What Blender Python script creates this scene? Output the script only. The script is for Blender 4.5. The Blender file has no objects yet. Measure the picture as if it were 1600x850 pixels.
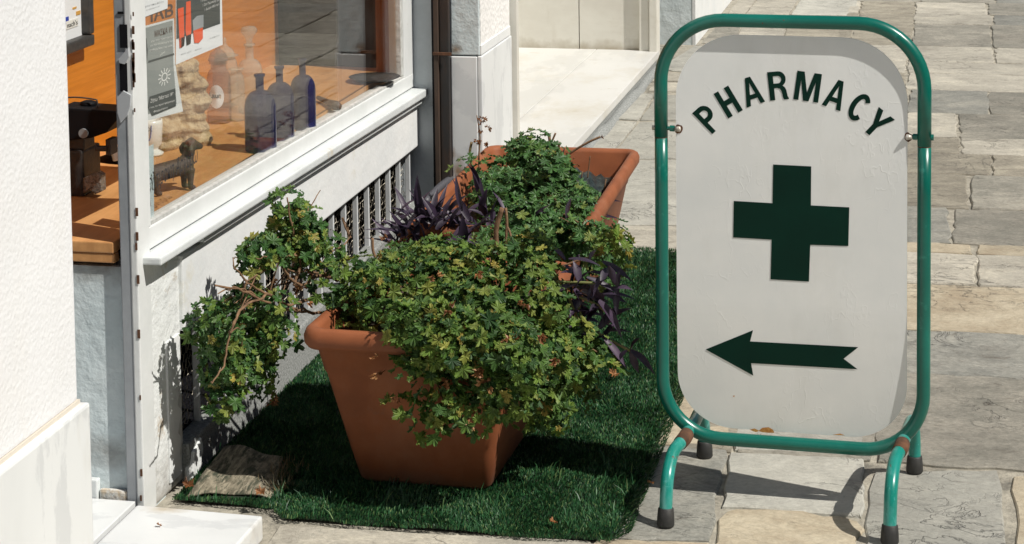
import bpy, bmesh, math, random
import numpy as np
from math import sin, cos, pi, radians, atan2, sqrt
from mathutils import Vector, Matrix, noise as mnoise
random.seed(7); rng = np.random.default_rng(7)
sc = bpy.context.scene
col = sc.collection
# ---------------------------------------------------------------- camera
F, CX, CY = 3218.0, 800.0, -173.5
YAW, PITCH, ROLL, CAMZ = 0.214491, 0.0799257, -0.0124453, 1.65
def cam_rot():
    f = Vector((-sin(YAW)*cos(PITCH), cos(YAW)*cos(PITCH), -sin(PITCH)))
    r = Vector((cos(YAW), sin(YAW), 0)); u = r.cross(f)
    c, s = cos(ROLL), sin(ROLL)
    r2 = c*r+s*u; u2 = -s*r+c*u
    return Matrix((r2, u2, -f)).transposed()
RC = cam_rot(); CAM = Vector((0, 0, CAMZ))
cd = bpy.data.cameras.new('camera'); cam = bpy.data.objects.new('camera', cd); col.objects.link(cam)
cam.matrix_world = Matrix.Translation(CAM) @ RC.to_4x4()
cd.sensor_width = 36; cd.lens = F/1600*36; cd.shift_y = -(425-CY)/1600
cd.clip_start = 0.05; cd.clip_end = 500
sc.camera = cam
# ---------------------------------------------------------------- light
SUN_EL, SUN_DIR = 50.0, (0.9475, -0.32)
SUN_AZ = atan2(SUN_DIR[0], SUN_DIR[1])
w = bpy.data.worlds.new('World'); sc.world = w; w.use_nodes = True
nt = w.node_tree; bg = nt.nodes['Background']; sky = nt.nodes.new('ShaderNodeTexSky')
sky.sky_type = 'NISHITA'; sky.sun_disc = False; sky.sun_elevation = radians(SUN_EL); sky.sun_rotation = SUN_AZ
sky.dust_density = 1.0
nt.links.new(sky.outputs[0], bg.inputs[0]); bg.inputs[1].default_value = 0.05
sl = bpy.data.lights.new('sun', 'SUN'); sl.energy = 5.0; sl.angle = radians(0.5); sl.color = (1, 0.955, 0.885)
so = bpy.data.objects.new('sun', sl); col.objects.link(so)
to_sun = Vector((SUN_DIR[0]*cos(radians(SUN_EL)), SUN_DIR[1]*cos(radians(SUN_EL)), sin(radians(SUN_EL)))).normalized()
so.rotation_euler = to_sun.to_track_quat('Z', 'Y').to_euler(); so.location = (4, 0, 6)
sc.view_settings.view_transform = 'Standard'; sc.view_settings.look = 'None'
sc.view_settings.exposure = 0.06; sc.view_settings.gamma = 1
# ---------------------------------------------------------------- surveying helpers: photo measurement -> place on a real plane
def ray(x, y): return RC @ Vector(((x-CX)/F, -(y-CY)/F, -1))
def gz(x, y, z=0.0):
    d = ray(x, y); return CAM + d*((z-CAMZ)/d.z)
def gx(x, y, X):
    d = ray(x, y); return CAM + d*(X/d.x)
def gy(x, y, Y):
    d = ray(x, y); return CAM + d*(Y/d.y)
# ---------------------------------------------------------------- object helpers
WL = {}
def tag(o, label=None, cat=None, group=None, kind=None):
    if label: o['label'] = label
    if cat: o['category'] = cat
    if group: o['group'] = group
    if kind: o['kind'] = kind
    return o
def thing(name, label, cat, loc, group=None):
    o = bpy.data.objects.new(name, None); col.objects.link(o); o.empty_display_size = .05
    o.location = Vector(loc); WL[o.name] = Vector(loc)
    return tag(o, label, cat, group)
def put(name, verts, faces, mat, parent=None, smooth=False, base=False):
    V = np.array([tuple(v) for v in verts], dtype=float)
    c = (V.min(0)+V.max(0))/2
    if base: c[2] = V[:, 2].min()
    me = bpy.data.meshes.new(name); me.from_pydata([tuple(v) for v in V-c], [], [tuple(f) for f in faces])
    me.update()
    if smooth: me.shade_smooth()
    me.materials.append(mat)
    return place(name, me, Vector(c), parent)
def place(name, me, c, parent=None, rot=None):
    o = bpy.data.objects.new(name, me); col.objects.link(o); WL[o.name] = Vector(c)
    if parent is not None:
        o.parent = parent; o.location = Vector(c)-WL[parent.name]
    else: o.location = c
    return o
class MB:
    def __init__(s): s.v = []; s.f = []
    def add(s, v, f):
        n = len(s.v); s.v += [Vector(p) for p in v]; s.f += [tuple(i+n for i in q) for q in f]; return s
    def box(s, a, b, M=None):
        x0, y0, z0 = a; x1, y1, z1 = b
        v = [Vector(p) for p in ((x0,y0,z0),(x1,y0,z0),(x1,y1,z0),(x0,y1,z0),(x0,y0,z1),(x1,y0,z1),(x1,y1,z1),(x0,y1,z1))]
        if M: v = [M@p for p in v]
        return s.add(v, [(0,3,2,1),(4,5,6,7),(0,1,5,4),(1,2,6,5),(2,3,7,6),(3,0,4,7)])
    def tube(s, pts, r, n=10, cap=True):
        pts = [Vector(p) for p in pts]; m = len(pts)
        rs = r if isinstance(r, (list, tuple)) else [r]*m
        T = [(pts[min(i+1, m-1)]-pts[max(i-1, 0)]).normalized() for i in range(m)]
        a = Vector((0, 0, 1)) if abs(T[0].z) < .9 else Vector((1, 0, 0))
        N = (a-T[0]*a.dot(T[0])).normalized(); v = []
        for i in range(m):
            if i: N = (N-T[i]*N.dot(T[i])).normalized()
            B = T[i].cross(N)
            for k in range(n):
                t = 2*pi*k/n; v.append(pts[i]+(N*cos(t)+B*sin(t))*rs[i])
        f = [(i*n+k, i*n+(k+1) % n, (i+1)*n+(k+1) % n, (i+1)*n+k) for i in range(m-1) for k in range(n)]
        if cap: f += [tuple(range(n))[::-1], tuple((m-1)*n+k for k in range(n))]
        return s.add(v, f)
    def lathe(s, prof, c, n=24, M=None, cap=True):
        v = []
        for r, z in prof:
            for k in range(n):
                p = Vector((r*cos(2*pi*k/n), r*sin(2*pi*k/n), z))
                if M: p = M@p
                v.append(p+Vector(c))
        m = len(prof)
        f = [(i*n+k, i*n+(k+1) % n, (i+1)*n+(k+1) % n, (i+1)*n+k) for i in range(m-1) for k in range(n)]
        if cap: f += [tuple(range(n))[::-1], tuple((m-1)*n+k for k in range(n))]
        return s.add(v, f)
    def prism(s, poly, d):
        """poly: planar points; d: extrusion vector"""
        n = len(poly); d = Vector(d); poly = [Vector(p) for p in poly]
        return s.add(poly+[p+d for p in poly], [tuple(range(n)), tuple(range(n, 2*n))[::-1]]+[(i, i+n, (i+1) % n+n, (i+1) % n)[::-1] for i in range(n)])
    def put(s, name, mat, parent=None, smooth=False, bevel=0, seg=2, **k):
        o = put(name, s.v, s.f, mat, parent, smooth, **k)
        bm = bmesh.new(); bm.from_mesh(o.data); bmesh.ops.recalc_face_normals(bm, faces=bm.faces)
        if bevel:
            bmesh.ops.bevel(bm, geom=[e for e in bm.edges if e.is_manifold and e.calc_face_angle(0) > .5], offset=bevel, segments=seg, affect='EDGES', profile=.6)
        bm.to_mesh(o.data); bm.free()
        return o
def smooth_path(pts, k=6):
    P = [Vector(p) for p in pts]; out = []
    for i in range(len(P)-1):
        p0 = P[max(i-1, 0)]; p1 = P[i]; p2 = P[i+1]; p3 = P[min(i+2, len(P)-1)]
        for j in range(k):
            t = j/k
            out.append(.5*((2*p1)+(p2-p0)*t+(2*p0-5*p1+4*p2-p3)*t*t+(3*p1-p0-3*p2+p3)*t**3))
    return out+[P[-1]]
def remesh(o, size, smooth=True):
    md = o.modifiers.new('r', 'REMESH'); md.mode = 'VOXEL'; md.voxel_size = size
    ms = o.modifiers.new('s', 'SMOOTH'); ms.iterations = 3
    dg = bpy.context.evaluated_depsgraph_get(); me = bpy.data.meshes.new_from_object(o.evaluated_get(dg))
    old = o.data; o.modifiers.clear(); mt = old.materials[0]; o.data = me; me.materials.clear(); me.materials.append(mt)
    if smooth: me.shade_smooth()
    return o
def text_mesh(body, size=1.0, shear=0, offset=0):
    c = bpy.data.curves.new('t', 'FONT'); c.body = body; c.size = size; c.shear = shear; c.offset = offset; c.resolution_u = 3
    o = bpy.data.objects.new('t', c); col.objects.link(o)
    bpy.context.view_layer.update()
    me = bpy.data.meshes.new_from_object(o.evaluated_get(bpy.context.evaluated_depsgraph_get()))
    V = [v.co.copy() for v in me.vertices]; Fs = [tuple(p.vertices) for p in me.polygons]
    bpy.data.objects.remove(o); bpy.data.meshes.remove(me); bpy.data.curves.remove(c)
    return V, Fs
def flat_text(name, body, org, ex, ey, width, mat, parent, shear=0, offset=0, height=None, squeeze=None):
    """text laid on the plane org+ex*u+ey*v, scaled to `width` metres"""
    V, Fs = text_mesh(body, 1, shear, offset)
    if not V: return None
    x0 = min(v.x for v in V); x1 = max(v.x for v in V); h1 = max(v.y for v in V)
    s = width/(x1-x0); sy = s if height is None else height/h1
    return put(name, [org+ex*((v.x-x0)*s)+ey*(v.y*sy) for v in V], Fs, mat, parent)
# ---------------------------------------------------------------- materials
def nodes(name):
    m = bpy.data.materials.new(name); m.use_nodes = True; t = m.node_tree
    return m, t, t.nodes['Principled BSDF'], t.nodes.new, t.links.new
def mat(name, c, rough=.6, c2=None, scale=8, detail=6, lo=.35, hi=.65, bump=0, bscale=40, stretch=(1,1,1), metal=0, c3=None, s3=2.0, lo3=.5, hi3=.7, bdist=.002, spec=.5, coord='pos', rand=0, brough=.6):
    m, t, b, N, L = nodes(name)
    b.inputs['Roughness'].default_value = rough; b.inputs['Metallic'].default_value = metal
    b.inputs['Specular IOR Level'].default_value = spec
    g = N('ShaderNodeNewGeometry'); mp = N('ShaderNodeMapping'); mp.inputs['Scale'].default_value = stretch
    src = g.outputs['Position']
    if rand:
        oi = N('ShaderNodeObjectInfo'); vm = N('ShaderNodeVectorMath'); vm.operation = 'MULTIPLY_ADD'
        L(oi.outputs['Random'], vm.inputs[0]); vm.inputs[1].default_value = (13, 29, 7); L(src, vm.inputs[2]); src = vm.outputs[0]
    L(src, mp.inputs[0])
    def noise(s, d=6, r=.6):
        n = N('ShaderNodeTexNoise'); n.inputs['Scale'].default_value = s; n.inputs['Detail'].default_value = d; n.inputs['Roughness'].default_value = r
        L(mp.outputs[0], n.inputs['Vector']); return n.outputs[0]
    def ramp(i, a, bb, lo, hi):
        r = N('ShaderNodeValToRGB'); r.color_ramp.elements[0].position = lo; r.color_ramp.elements[1].position = hi
        r.color_ramp.elements[0].color = (*a, 1); r.color_ramp.elements[1].color = (*bb, 1); L(i, r.inputs[0]); return r.outputs[0]
    out = None
    if c2 is None: b.inputs['Base Color'].default_value = (*c, 1)
    else:
        out = ramp(noise(scale, detail), c, c2, lo, hi)
        if c3 is not None:
            mx = N('ShaderNodeMix'); mx.data_type = 'RGBA'; L(ramp(noise(s3, 5, .7), (0,0,0), (1,1,1), lo3, hi3), mx.inputs[0])
            L(out, mx.inputs[6]); mx.inputs[7].default_value = (*c3, 1); out = mx.outputs[2]
        if rand:
            hv = N('ShaderNodeHueSaturation'); mr = N('ShaderNodeMapRange'); mr.inputs[3].default_value = 1-rand; mr.inputs[4].default_value = 1+rand
            L(oi.outputs['Random'], mr.inputs[0]); L(mr.outputs[0], hv.inputs['Value']); L(out, hv.inputs['Color']); out = hv.outputs[0]
        L(out, b.inputs['Base Color'])
    if bump:
        bp = N('ShaderNodeBump'); bp.inputs['Strength'].default_value = bump; bp.inputs['Distance'].default_value = bdist
        L(noise(bscale, 5, brough), bp.inputs['Height']); L(bp.outputs[0], b.inputs['Normal'])
    return m
def stucco_mat(name, c, scale, dist, c2=None):
    m = mat(name, c, .85, c2 or tuple(x*.93 for x in c), 3, bump=0)
    t = m.node_tree; N = t.nodes.new; L = t.links.new; b = t.nodes['Principled BSDF']
    mp = [n for n in t.nodes if n.type == 'MAPPING'][0]
    v = N('ShaderNodeTexVoronoi'); v.feature = 'SMOOTH_F1'; v.inputs['Scale'].default_value = scale; v.inputs['Smoothness'].default_value = .6
    n = N('ShaderNodeTexNoise'); n.inputs['Scale'].default_value = scale*.9; n.inputs['Detail'].default_value = 5
    L(mp.outputs[0], v.inputs['Vector']); L(mp.outputs[0], n.inputs['Vector'])
    a = N('ShaderNodeMath'); a.operation = 'MULTIPLY_ADD'; a.inputs[1].default_value = 1.2; L(n.outputs[0], a.inputs[0]); L(v.outputs[0], a.inputs[2])
    bp = N('ShaderNodeBump'); bp.inputs['Strength'].default_value = .8; bp.inputs['Distance'].default_value = dist
    L(a.outputs[0], bp.inputs['Height']); L(bp.outputs[0], b.inputs['Normal']); return m
def stone_mat(name, c, c2, c3, vein=(.12,.12,.12), grain=1.0):
    """layered slate / marble with elongated streaks, worn flakes and per stone tint"""
    m, t, b, N, L = nodes(name); b.inputs['Roughness'].default_value = .72
    g = N('ShaderNodeNewGeometry'); oi = N('ShaderNodeObjectInfo')
    vm = N('ShaderNodeVectorMath'); vm.operation = 'MULTIPLY_ADD'; L(oi.outputs['Random'], vm.inputs[0]); vm.inputs[1].default_value = (17, 31, 3); L(g.outputs['Position'], vm.inputs[2])
    rt = N('ShaderNodeMapping'); rt.inputs['Scale'].default_value = (1, 1.25, 1)
    mrr = N('ShaderNodeMapRange'); mrr.inputs[3].default_value = -.5; mrr.inputs[4].default_value = .5; L(oi.outputs['Random'], mrr.inputs[0])
    cx = N('ShaderNodeCombineXYZ'); L(mrr.outputs[0], cx.inputs[2]); L(cx.outputs[0], rt.inputs['Rotation']); L(vm.outputs[0], rt.inputs[0])
    def noise(s, d=6, r=.6, dist=0):
        n = N('ShaderNodeTexNoise'); n.inputs['Scale'].default_value = s; n.inputs['Detail'].default_value = d; n.inputs['Roughness'].default_value = r; n.inputs['Distortion'].default_value = dist
        L(rt.outputs[0], n.inputs['Vector']); return n.outputs[0]
    def ramp(i, pts):
        r = N('ShaderNodeValToRGB'); e = r.color_ramp.elements
        e[0].position, e[0].color = pts[0][0], (*pts[0][1], 1); e[1].position, e[1].color = pts[-1][0], (*pts[-1][1], 1)
        for p, cc in pts[1:-1]:
            q = e.new(p); q.color = (*cc, 1)
        L(i, r.inputs[0]); return r.outputs[0]
    lay = noise(4.2, 7, .58, .5); sn_ = N('ShaderNodeMath'); sn_.operation = 'SNAP'; sn_.inputs[1].default_value = .045; L(lay, sn_.inputs[0])
    av = N('ShaderNodeMath'); av.operation = 'MULTIPLY_ADD'; av.inputs[1].default_value = .5; L(sn_.outputs[0], av.inputs[0]); hf = N('ShaderNodeMath'); hf.operation = 'MULTIPLY'; hf.inputs[1].default_value = .5; L(noise(11, 9, .72, .2), hf.inputs[0]); L(hf.outputs[0], av.inputs[2])
    base = ramp(av.outputs[0], [(.36, c), (.5, c2), (.62, c3)])
    fine = noise(75, 8, .78, 0)
    mx = N('ShaderNodeMix'); mx.data_type = 'RGBA'; mx.blend_type = 'OVERLAY'; mx.inputs[0].default_value = .75*grain
    L(base, mx.inputs[6]); L(ramp(fine, [(.3, (.28,.28,.28)), (.7, (.74,.74,.74))]), mx.inputs[7])
    # thin dark veins
    vn = ramp(noise(5.5, 5, .6, 1.2), [(.485, (0,0,0)), (.5, (1,1,1)), (.515, (0,0,0))])
    k = N('ShaderNodeMath'); k.operation = 'MULTIPLY'; L(vn, k.inputs[0]); L(ramp(noise(2.2, 2), [(.5, (0,0,0)), (.62, (1,1,1))]), k.inputs[1])
    k2 = N('ShaderNodeMath'); k2.operation = 'MULTIPLY'; k2.inputs[1].default_value = .32; L(k.outputs[0], k2.inputs[0])
    m2 = N('ShaderNodeMix'); m2.data_type = 'RGBA'; L(k2.outputs[0], m2.inputs[0]); L(mx.outputs[2], m2.inputs[6]); m2.inputs[7].default_value = (*vein, 1)
    st2 = N('ShaderNodeMapping'); st2.inputs['Scale'].default_value = (1, 1.8, 1); st2.inputs['Rotation'].default_value = (0, 0, .12); L(vm.outputs[0], st2.inputs[0])
    n3 = N('ShaderNodeTexNoise'); n3.inputs['Scale'].default_value = 9; n3.inputs['Detail'].default_value = 9; n3.inputs['Roughness'].default_value = .7; n3.inputs['Distortion'].default_value = 1.6; L(st2.outputs[0], n3.inputs['Vector'])
    v3 = ramp(n3.outputs[0], [(.34, (1,1,1)), (.43, (0,0,0))]); k3 = N('ShaderNodeMath'); k3.operation = 'MULTIPLY'; k3.inputs[1].default_value = .55*grain; L(v3, k3.inputs[0])
    m3 = N('ShaderNodeMix'); m3.data_type = 'RGBA'; L(k3.outputs[0], m3.inputs[0]); L(m2.outputs[2], m3.inputs[6]); m3.inputs[7].default_value = (.10, .085, .065, 1); m2 = m3
    hv = N('ShaderNodeHueSaturation'); mr = N('ShaderNodeMapRange'); mr.inputs[3].default_value = .76; mr.inputs[4].default_value = 1.06
    L(oi.outputs['Random'], mr.inputs[0]); L(mr.outputs[0], hv.inputs['Value']); L(m2.outputs[2], hv.inputs['Color'])
    L(hv.outputs[0], b.inputs['Base Color'])
    hs = N('ShaderNodeMath'); hs.operation = 'MULTIPLY_ADD'; hs.inputs[1].default_value = -.5; L(k.outputs[0], hs.inputs[0])
    h2 = N('ShaderNodeMath'); h2.operation = 'MULTIPLY_ADD'; L(noise(26, 10, .72, .1), h2.inputs[0]); h2.inputs[1].default_value = .45; h2b = N('ShaderNodeMath'); h2b.operation = 'MULTIPLY'; h2b.inputs[1].default_value = 4.0; L(sn_.outputs[0], h2b.inputs[0]); L(h2b.outputs[0], h2.inputs[2]); L(h2.outputs[0], hs.inputs[2])
    bp = N('ShaderNodeBump'); bp.inputs['Strength'].default_value = .9; bp.inputs['Distance'].default_value = .009
    L(hs.outputs[0], bp.inputs['Height']); L(bp.outputs[0], b.inputs['Normal'])
    return m
def leaf_mat(name, cols, trans=.3, rough=.5, vari=.35):
    m, t, b, N, L = nodes(name)
    g = N('ShaderNodeNewGeometry'); oi = N('ShaderNodeObjectInfo'); a = N('ShaderNodeMath'); a.operation = 'ADD'
    L(g.outputs['Random Per Island'], a.inputs[0]); L(oi.outputs['Random'], a.inputs[1])
    fr = N('ShaderNodeMath'); fr.operation = 'FRACT'; L(a.outputs[0], fr.inputs[0])
    r = N('ShaderNodeValToRGB'); e = r.color_ramp.elements
    e[0].position, e[0].color = 0, (*cols[0][1], 1); e[1].position, e[1].color = 1, (*cols[-1][1], 1)
    for p, c in cols[1:-1]:
        q = e.new(p); q.color = (*c, 1)
    L(fr.outputs[0], r.inputs[0])
    n = N('ShaderNodeTexNoise'); n.inputs['Scale'].default_value = 60; L(g.outputs['Position'], n.inputs['Vector'])
    mr = N('ShaderNodeMapRange'); mr.inputs[1].default_value = .3; mr.inputs[2].default_value = .7; mr.inputs[3].default_value = 1-vari; mr.inputs[4].default_value = 1+vari; L(n.outputs[0], mr.inputs[0])
    hv = N('ShaderNodeHueSaturation'); L(mr.outputs[0], hv.inputs['Value']); L(r.outputs[0], hv.inputs['Color'])
    L(hv.outputs[0], b.inputs['Base Color']); b.inputs['Roughness'].default_value = rough
    tr = N('ShaderNodeBsdfTranslucent'); L(hv.outputs[0], tr.inputs[0]); mx = N('ShaderNodeMixShader'); mx.inputs[0].default_value = trans
    L(b.outputs[0], mx.inputs[1]); L(tr.outputs[0], mx.inputs[2]); L(mx.outputs[0], t.nodes['Material Output'].inputs[0])
    return m
def glass_mat(name, tint=(1,1,1), rough=0.0, ior=1.5, dirt=0.0, body=None, bodyf=0.0, refl=.8):
    m, t, b, N, L = nodes(name); t.nodes.remove(b)
    tr = N('ShaderNodeBsdfTransparent'); tr.inputs[0].default_value = (*tint, 1)
    gl = N('ShaderNodeBsdfGlossy'); gl.inputs['Roughness'].default_value = rough
    lw = N('ShaderNodeLayerWeight'); lw.inputs[0].default_value = .5; pw = N('ShaderNodeMath'); pw.operation = 'POWER'; L(lw.outputs['Facing'], pw.inputs[0]); pw.inputs[1].default_value = 4.2
    fr = N('ShaderNodeMath'); fr.operation = 'MULTIPLY_ADD'; L(pw.outputs[0], fr.inputs[0]); fr.inputs[1].default_value = refl; fr.inputs[2].default_value = .03
    cur = tr.outputs[0]
    if bodyf:
        df = N('ShaderNodeBsdfDiffuse'); df.inputs[0].default_value = (*body, 1); m1 = N('ShaderNodeMixShader'); m1.inputs[0].default_value = bodyf
        L(cur, m1.inputs[1]); L(df.outputs[0], m1.inputs[2]); cur = m1.outputs[0]
    if dirt:
        df = N('ShaderNodeBsdfDiffuse'); df.inputs[0].default_value = (.7,.72,.7,1); n = N('ShaderNodeTexNoise'); n.inputs['Scale'].default_value = 9; n.inputs['Detail'].default_value = 8
        g = N('ShaderNodeNewGeometry'); L(g.outputs['Position'], n.inputs['Vector'])
        mr = N('ShaderNodeMapRange'); mr.inputs[1].default_value = .4; mr.inputs[2].default_value = .8; mr.inputs[4].default_value = dirt; L(n.outputs[0], mr.inputs[0])
        m1 = N('ShaderNodeMixShader'); L(mr.outputs[0], m1.inputs[0]); L(cur, m1.inputs[1]); L(df.outputs[0], m1.inputs[2]); cur = m1.outputs[0]
    mx = N('ShaderNodeMixShader'); L(fr.outputs[0], mx.inputs[0]); L(cur, mx.inputs[1]); L(gl.outputs[0], mx.inputs[2])
    L(mx.outputs[0], t.nodes['Material Output'].inputs[0]); return m
def panel_paint():
    m, t, b, N, L = nodes('white_sign_paint'); b.inputs['Roughness'].default_value = .42
    g = N('ShaderNodeNewGeometry')
    def noise(s, d, r=.6, st=None):
        n = N('ShaderNodeTexNoise'); n.inputs['Scale'].default_value = s; n.inputs['Detail'].default_value = d; n.inputs['Roughness'].default_value = r
        if st:
            mp = N('ShaderNodeMapping'); mp.inputs['Scale'].default_value = st; L(g.outputs['Position'], mp.inputs[0]); L(mp.outputs[0], n.inputs['Vector'])
        else: L(g.outputs['Position'], n.inputs['Vector'])
        return n.outputs[0]
    r = N('ShaderNodeValToRGB'); r.color_ramp.elements[0].position = .3; r.color_ramp.elements[1].position = .7
    r.color_ramp.elements[0].color = (.72,.74,.735,1); r.color_ramp.elements[1].color = (.79,.80,.785,1); L(noise(7, 6), r.inputs[0]); L(r.outputs[0], b.inputs['Base Color'])
    # curled paint ridges: thin contour lines of a noise field, masked
    n1 = noise(16, 3, .55, (1,1,.6)); rr = N('ShaderNodeValToRGB'); e = rr.color_ramp.elements
    e[0].position = .485; e[0].color = (0,0,0,1); e[1].position = .515; e[1].color = (0,0,0,1); q = e.new(.5); q.color = (1,1,1,1); L(n1, rr.inputs[0])
    mk = N('ShaderNodeValToRGB'); mk.color_ramp.elements[0].position = .40; mk.color_ramp.elements[1].position = .75; L(noise(9, 4, .7), mk.inputs[0])
    mu = N('ShaderNodeMath'); mu.operation = 'MULTIPLY'; L(rr.outputs[0], mu.inputs[0]); L(mk.outputs[0], mu.inputs[1])
    br = noise(120, 3, .6, (1,1,.12)); ma = N('ShaderNodeMath'); ma.operation = 'MULTIPLY_ADD'; ma.inputs[1].default_value = .22; L(br, ma.inputs[0]); L(mu.outputs[0], ma.inputs[2])
    bp = N('ShaderNodeBump'); bp.inputs['Strength'].default_value = .3; bp.inputs['Distance'].default_value = .0009
    L(ma.outputs[0], bp.inputs['Height']); L(bp.outputs[0], b.inputs['Normal']); return m
def wood_mat(name, c, c2, st=(1,1,1), rough=.5, s=5, bump=.15):
    return mat(name, c, rough, c2, s, 8, .38, .62, bump=bump, bscale=30, stretch=st)
M = {}
M['stucco'] = stucco_mat('white_stucco', (.755,.765,.775), 130, .0009)
M['stucco2'] = stucco_mat('white_stucco_far', (.80,.79,.77), 60, .003)
M['plaster'] = mat('rough_white_plaster', (.66,.68,.68), .8, (.72,.73,.72), 6, bump=.5, bscale=18, bdist=.006, c3=(.60,.58,.50), s3=7, lo3=.6, hi3=.75)
M['plaster_old'] = mat('flaking_white_plaster', (.68,.70,.69), .85, (.66,.68,.67), 9, bump=.9, bscale=26, bdist=.008, c3=(.46,.38,.28), s3=11, lo3=.6, hi3=.7)
M['skirt'] = 0
M['blue_wash'] = mat('pale_blue_limewash', (.54,.62,.64), .85, (.64,.70,.71), 5, bump=.7, bscale=22, bdist=.008, c3=(.34,.35,.34), s3=6, lo3=.62, hi3=.78)
M['shade_grey'] = mat('shade_grey_plaster', (.42,.46,.48), .85, (.52,.56,.58), 7, bump=.6, bscale=30, bdist=.005, c3=(.2,.2,.2), s3=6, lo3=.6, hi3=.75)  # grey carries the shade beside the metal channel in the plaster's colour
M['marble'] = mat('white_marble', (.74,.76,.76), .38, (.66,.68,.68), 3.2, 9, .42, .7, bump=.15, bscale=25, bdist=.002, c3=(.55,.52,.45), s3=2.6, lo3=.56, hi3=.8, stretch=(1,1,.4))
M['marble_floor'] = mat('pale_floor_marble', (.58,.58,.56), .5, (.64,.64,.62), 2.5, 9, .4, .7, bump=.2, bscale=20, bdist=.002, c3=(.52,.49,.42), s3=3.2, lo3=.5, hi3=.75, stretch=(1,.6,1))  # pale floor marble with mottling and warmer patches
M['marble_cream'] = mat('cream_marble', (.60,.58,.52), .45, (.70,.69,.63), 3, 9, .35, .7, bump=.2, bscale=25, bdist=.002, c3=(.5,.46,.38), s3=3.4, lo3=.55, hi3=.9, stretch=(1,1,2))
M['marble_old'] = mat('worn_white_marble', (.64,.67,.67), .5, (.57,.60,.60), 5, 8, .4, .7, bump=.45, bscale=30, bdist=.004, c3=(.55,.48,.36), s3=9, lo3=.64, hi3=.78)
M['white_wood'] = mat('chipped_white_gloss_paint', (.70,.715,.71), .4, (.63,.65,.64), 7, bump=.4, bscale=26, bdist=.003, c3=(.42,.36,.28), s3=24, lo3=.7, hi3=.76)
M['putty'] = mat('cracked_grey_putty', (.55,.56,.54), .8, (.38,.38,.36), 60, bump=.8, bscale=70, bdist=.003)
M['post_grey'] = mat('grey_primed_metal', (.26,.28,.30), .55, (.33,.35,.37), 9, bump=.3, bscale=50, bdist=.002)
M['rust'] = mat('rust', (.06,.028,.014), .9, (.14,.06,.028), 40, bump=.6, bscale=120, bdist=.001)
M['black'] = mat('matt_black', (.008,.008,.010), .6, spec=.15)
M['dark_iron'] = mat('dark_cast_iron', (.03,.03,.032), .5, (.06,.055,.05), 40, bump=.5, bscale=90, bdist=.002)
M['pipe'] = mat('rusty_brown_painted_metal', (.020,.015,.012), .6, (.045,.028,.02), 12, bump=.4, bscale=40, c3=(.02,.02,.02), s3=9, lo3=.45, hi3=.6, stretch=(1,1,.3))
M['pipe_edge'] = mat('orange_brown_rust_strip', (.075,.045,.03), .7, (.04,.028,.02), 16, bump=.4, bscale=40, c3=(.5,.5,.48), s3=30, lo3=.66, hi3=.7, stretch=(1,1,.3))
M['bar'] = mat('grey_white_painted_iron', (.62,.64,.65), .5, (.52,.54,.55), 20, bump=.4, bscale=60, bdist=.001, c3=(.15,.1,.07), s3=45, lo3=.7, hi3=.73)
M['wire'] = mat('dull_wire', (.22,.20,.16), .5, metal=.6)
M['concrete'] = mat('granular_grey_concrete', (.17,.18,.17), .95, (.34,.35,.34), 170, 3, .35, .65, bump=.9, bscale=190, bdist=.003)
M['mortar'] = mat('sandy_grey_mortar', (.27,.25,.205), .95, (.40,.37,.30), 30, 8, bump=1, bscale=60, bdist=.008, c3=(.10,.095,.08), s3=7, lo3=.5, hi3=.7)
M['green'] = mat('green_enamel_tube', (.0,.115,.085), .28, (.0,.095,.07), 10, c3=(.003,.14,.105), s3=5, lo3=.5, hi3=.7, bump=.06, bscale=60, bdist=.001, spec=.6)
M['green_worn'] = mat('sun_faded_green_enamel', (.0,.17,.13), .3, (.01,.23,.19), 12, c3=(.12,.40,.38), s3=26, lo3=.6, hi3=.7, bump=.1, bscale=60, bdist=.001, spec=.6)
M['rubber'] = mat('black_rubber', (.018,.018,.018), .6, (.03,.03,.028), 60)
M['print_green'] = mat('dark_green_print', (.0,.024,.015), .6, (.0,.019,.012), 9, spec=.15)
M['panel'] = panel_paint()
M['zinc'] = mat('zinc_screw', (.62,.6,.55), .4, (.35,.3,.24), 90, metal=.3)
M['terra'] = mat('terracotta_plastic', (.20,.058,.018), .7, (.265,.08,.026), 9, bump=.2, bscale=120, bdist=.001, c3=(.26,.10,.05), s3=6, lo3=.5, hi3=.8)
M['soil'] = mat('dark_soil', (.03,.022,.016), .95, (.07,.05,.035), 60, bump=1, bscale=90, bdist=.01)
M['liner'] = mat('black_plastic_liner', (.010,.016,.015), .35, (.03,.045,.042), 90, 3, .45, .6, bump=.5, bscale=160, bdist=.004)
M['leaf'] = leaf_mat('geranium_leaf', [(0,(.016,.058,.012)),(.2,(.075,.155,.022)),(.42,(.028,.085,.018)),(.62,(.13,.215,.03)),(.84,(.14,.20,.035)),(.96,(.24,.26,.05)),(1,(.34,.24,.05))], .3, .58)
M['leaf_cool'] = leaf_mat('geranium_leaf_blue_green', [(0,(.022,.075,.016)),(.5,(.055,.13,.026)),(.8,(.11,.19,.03)),(.94,(.20,.23,.045)),(1,(.30,.24,.05))], .22)
M['leaf_rear'] = leaf_mat('grey_green_geranium_leaf', [(0,(.036,.10,.026)),(.5,(.055,.14,.034)),(.85,(.09,.18,.04)),(1,(.19,.22,.05))], .22)
M['purple'] = leaf_mat('purple_leaf', [(0,(.018,.011,.024)),(.5,(.028,.017,.036)),(.8,(.042,.026,.05)),(1,(.065,.04,.07))], .06, .5, .2)
M['dry'] = leaf_mat('dry_leaf', [(0,(.16,.06,.02)),(.5,(.30,.13,.05)),(1,(.45,.24,.10))], .25)
M['stem'] = mat('brown_woody_stem', (.11,.06,.03), .85, (.24,.14,.075), 60, bump=.6, bscale=120, bdist=.002)
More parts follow.
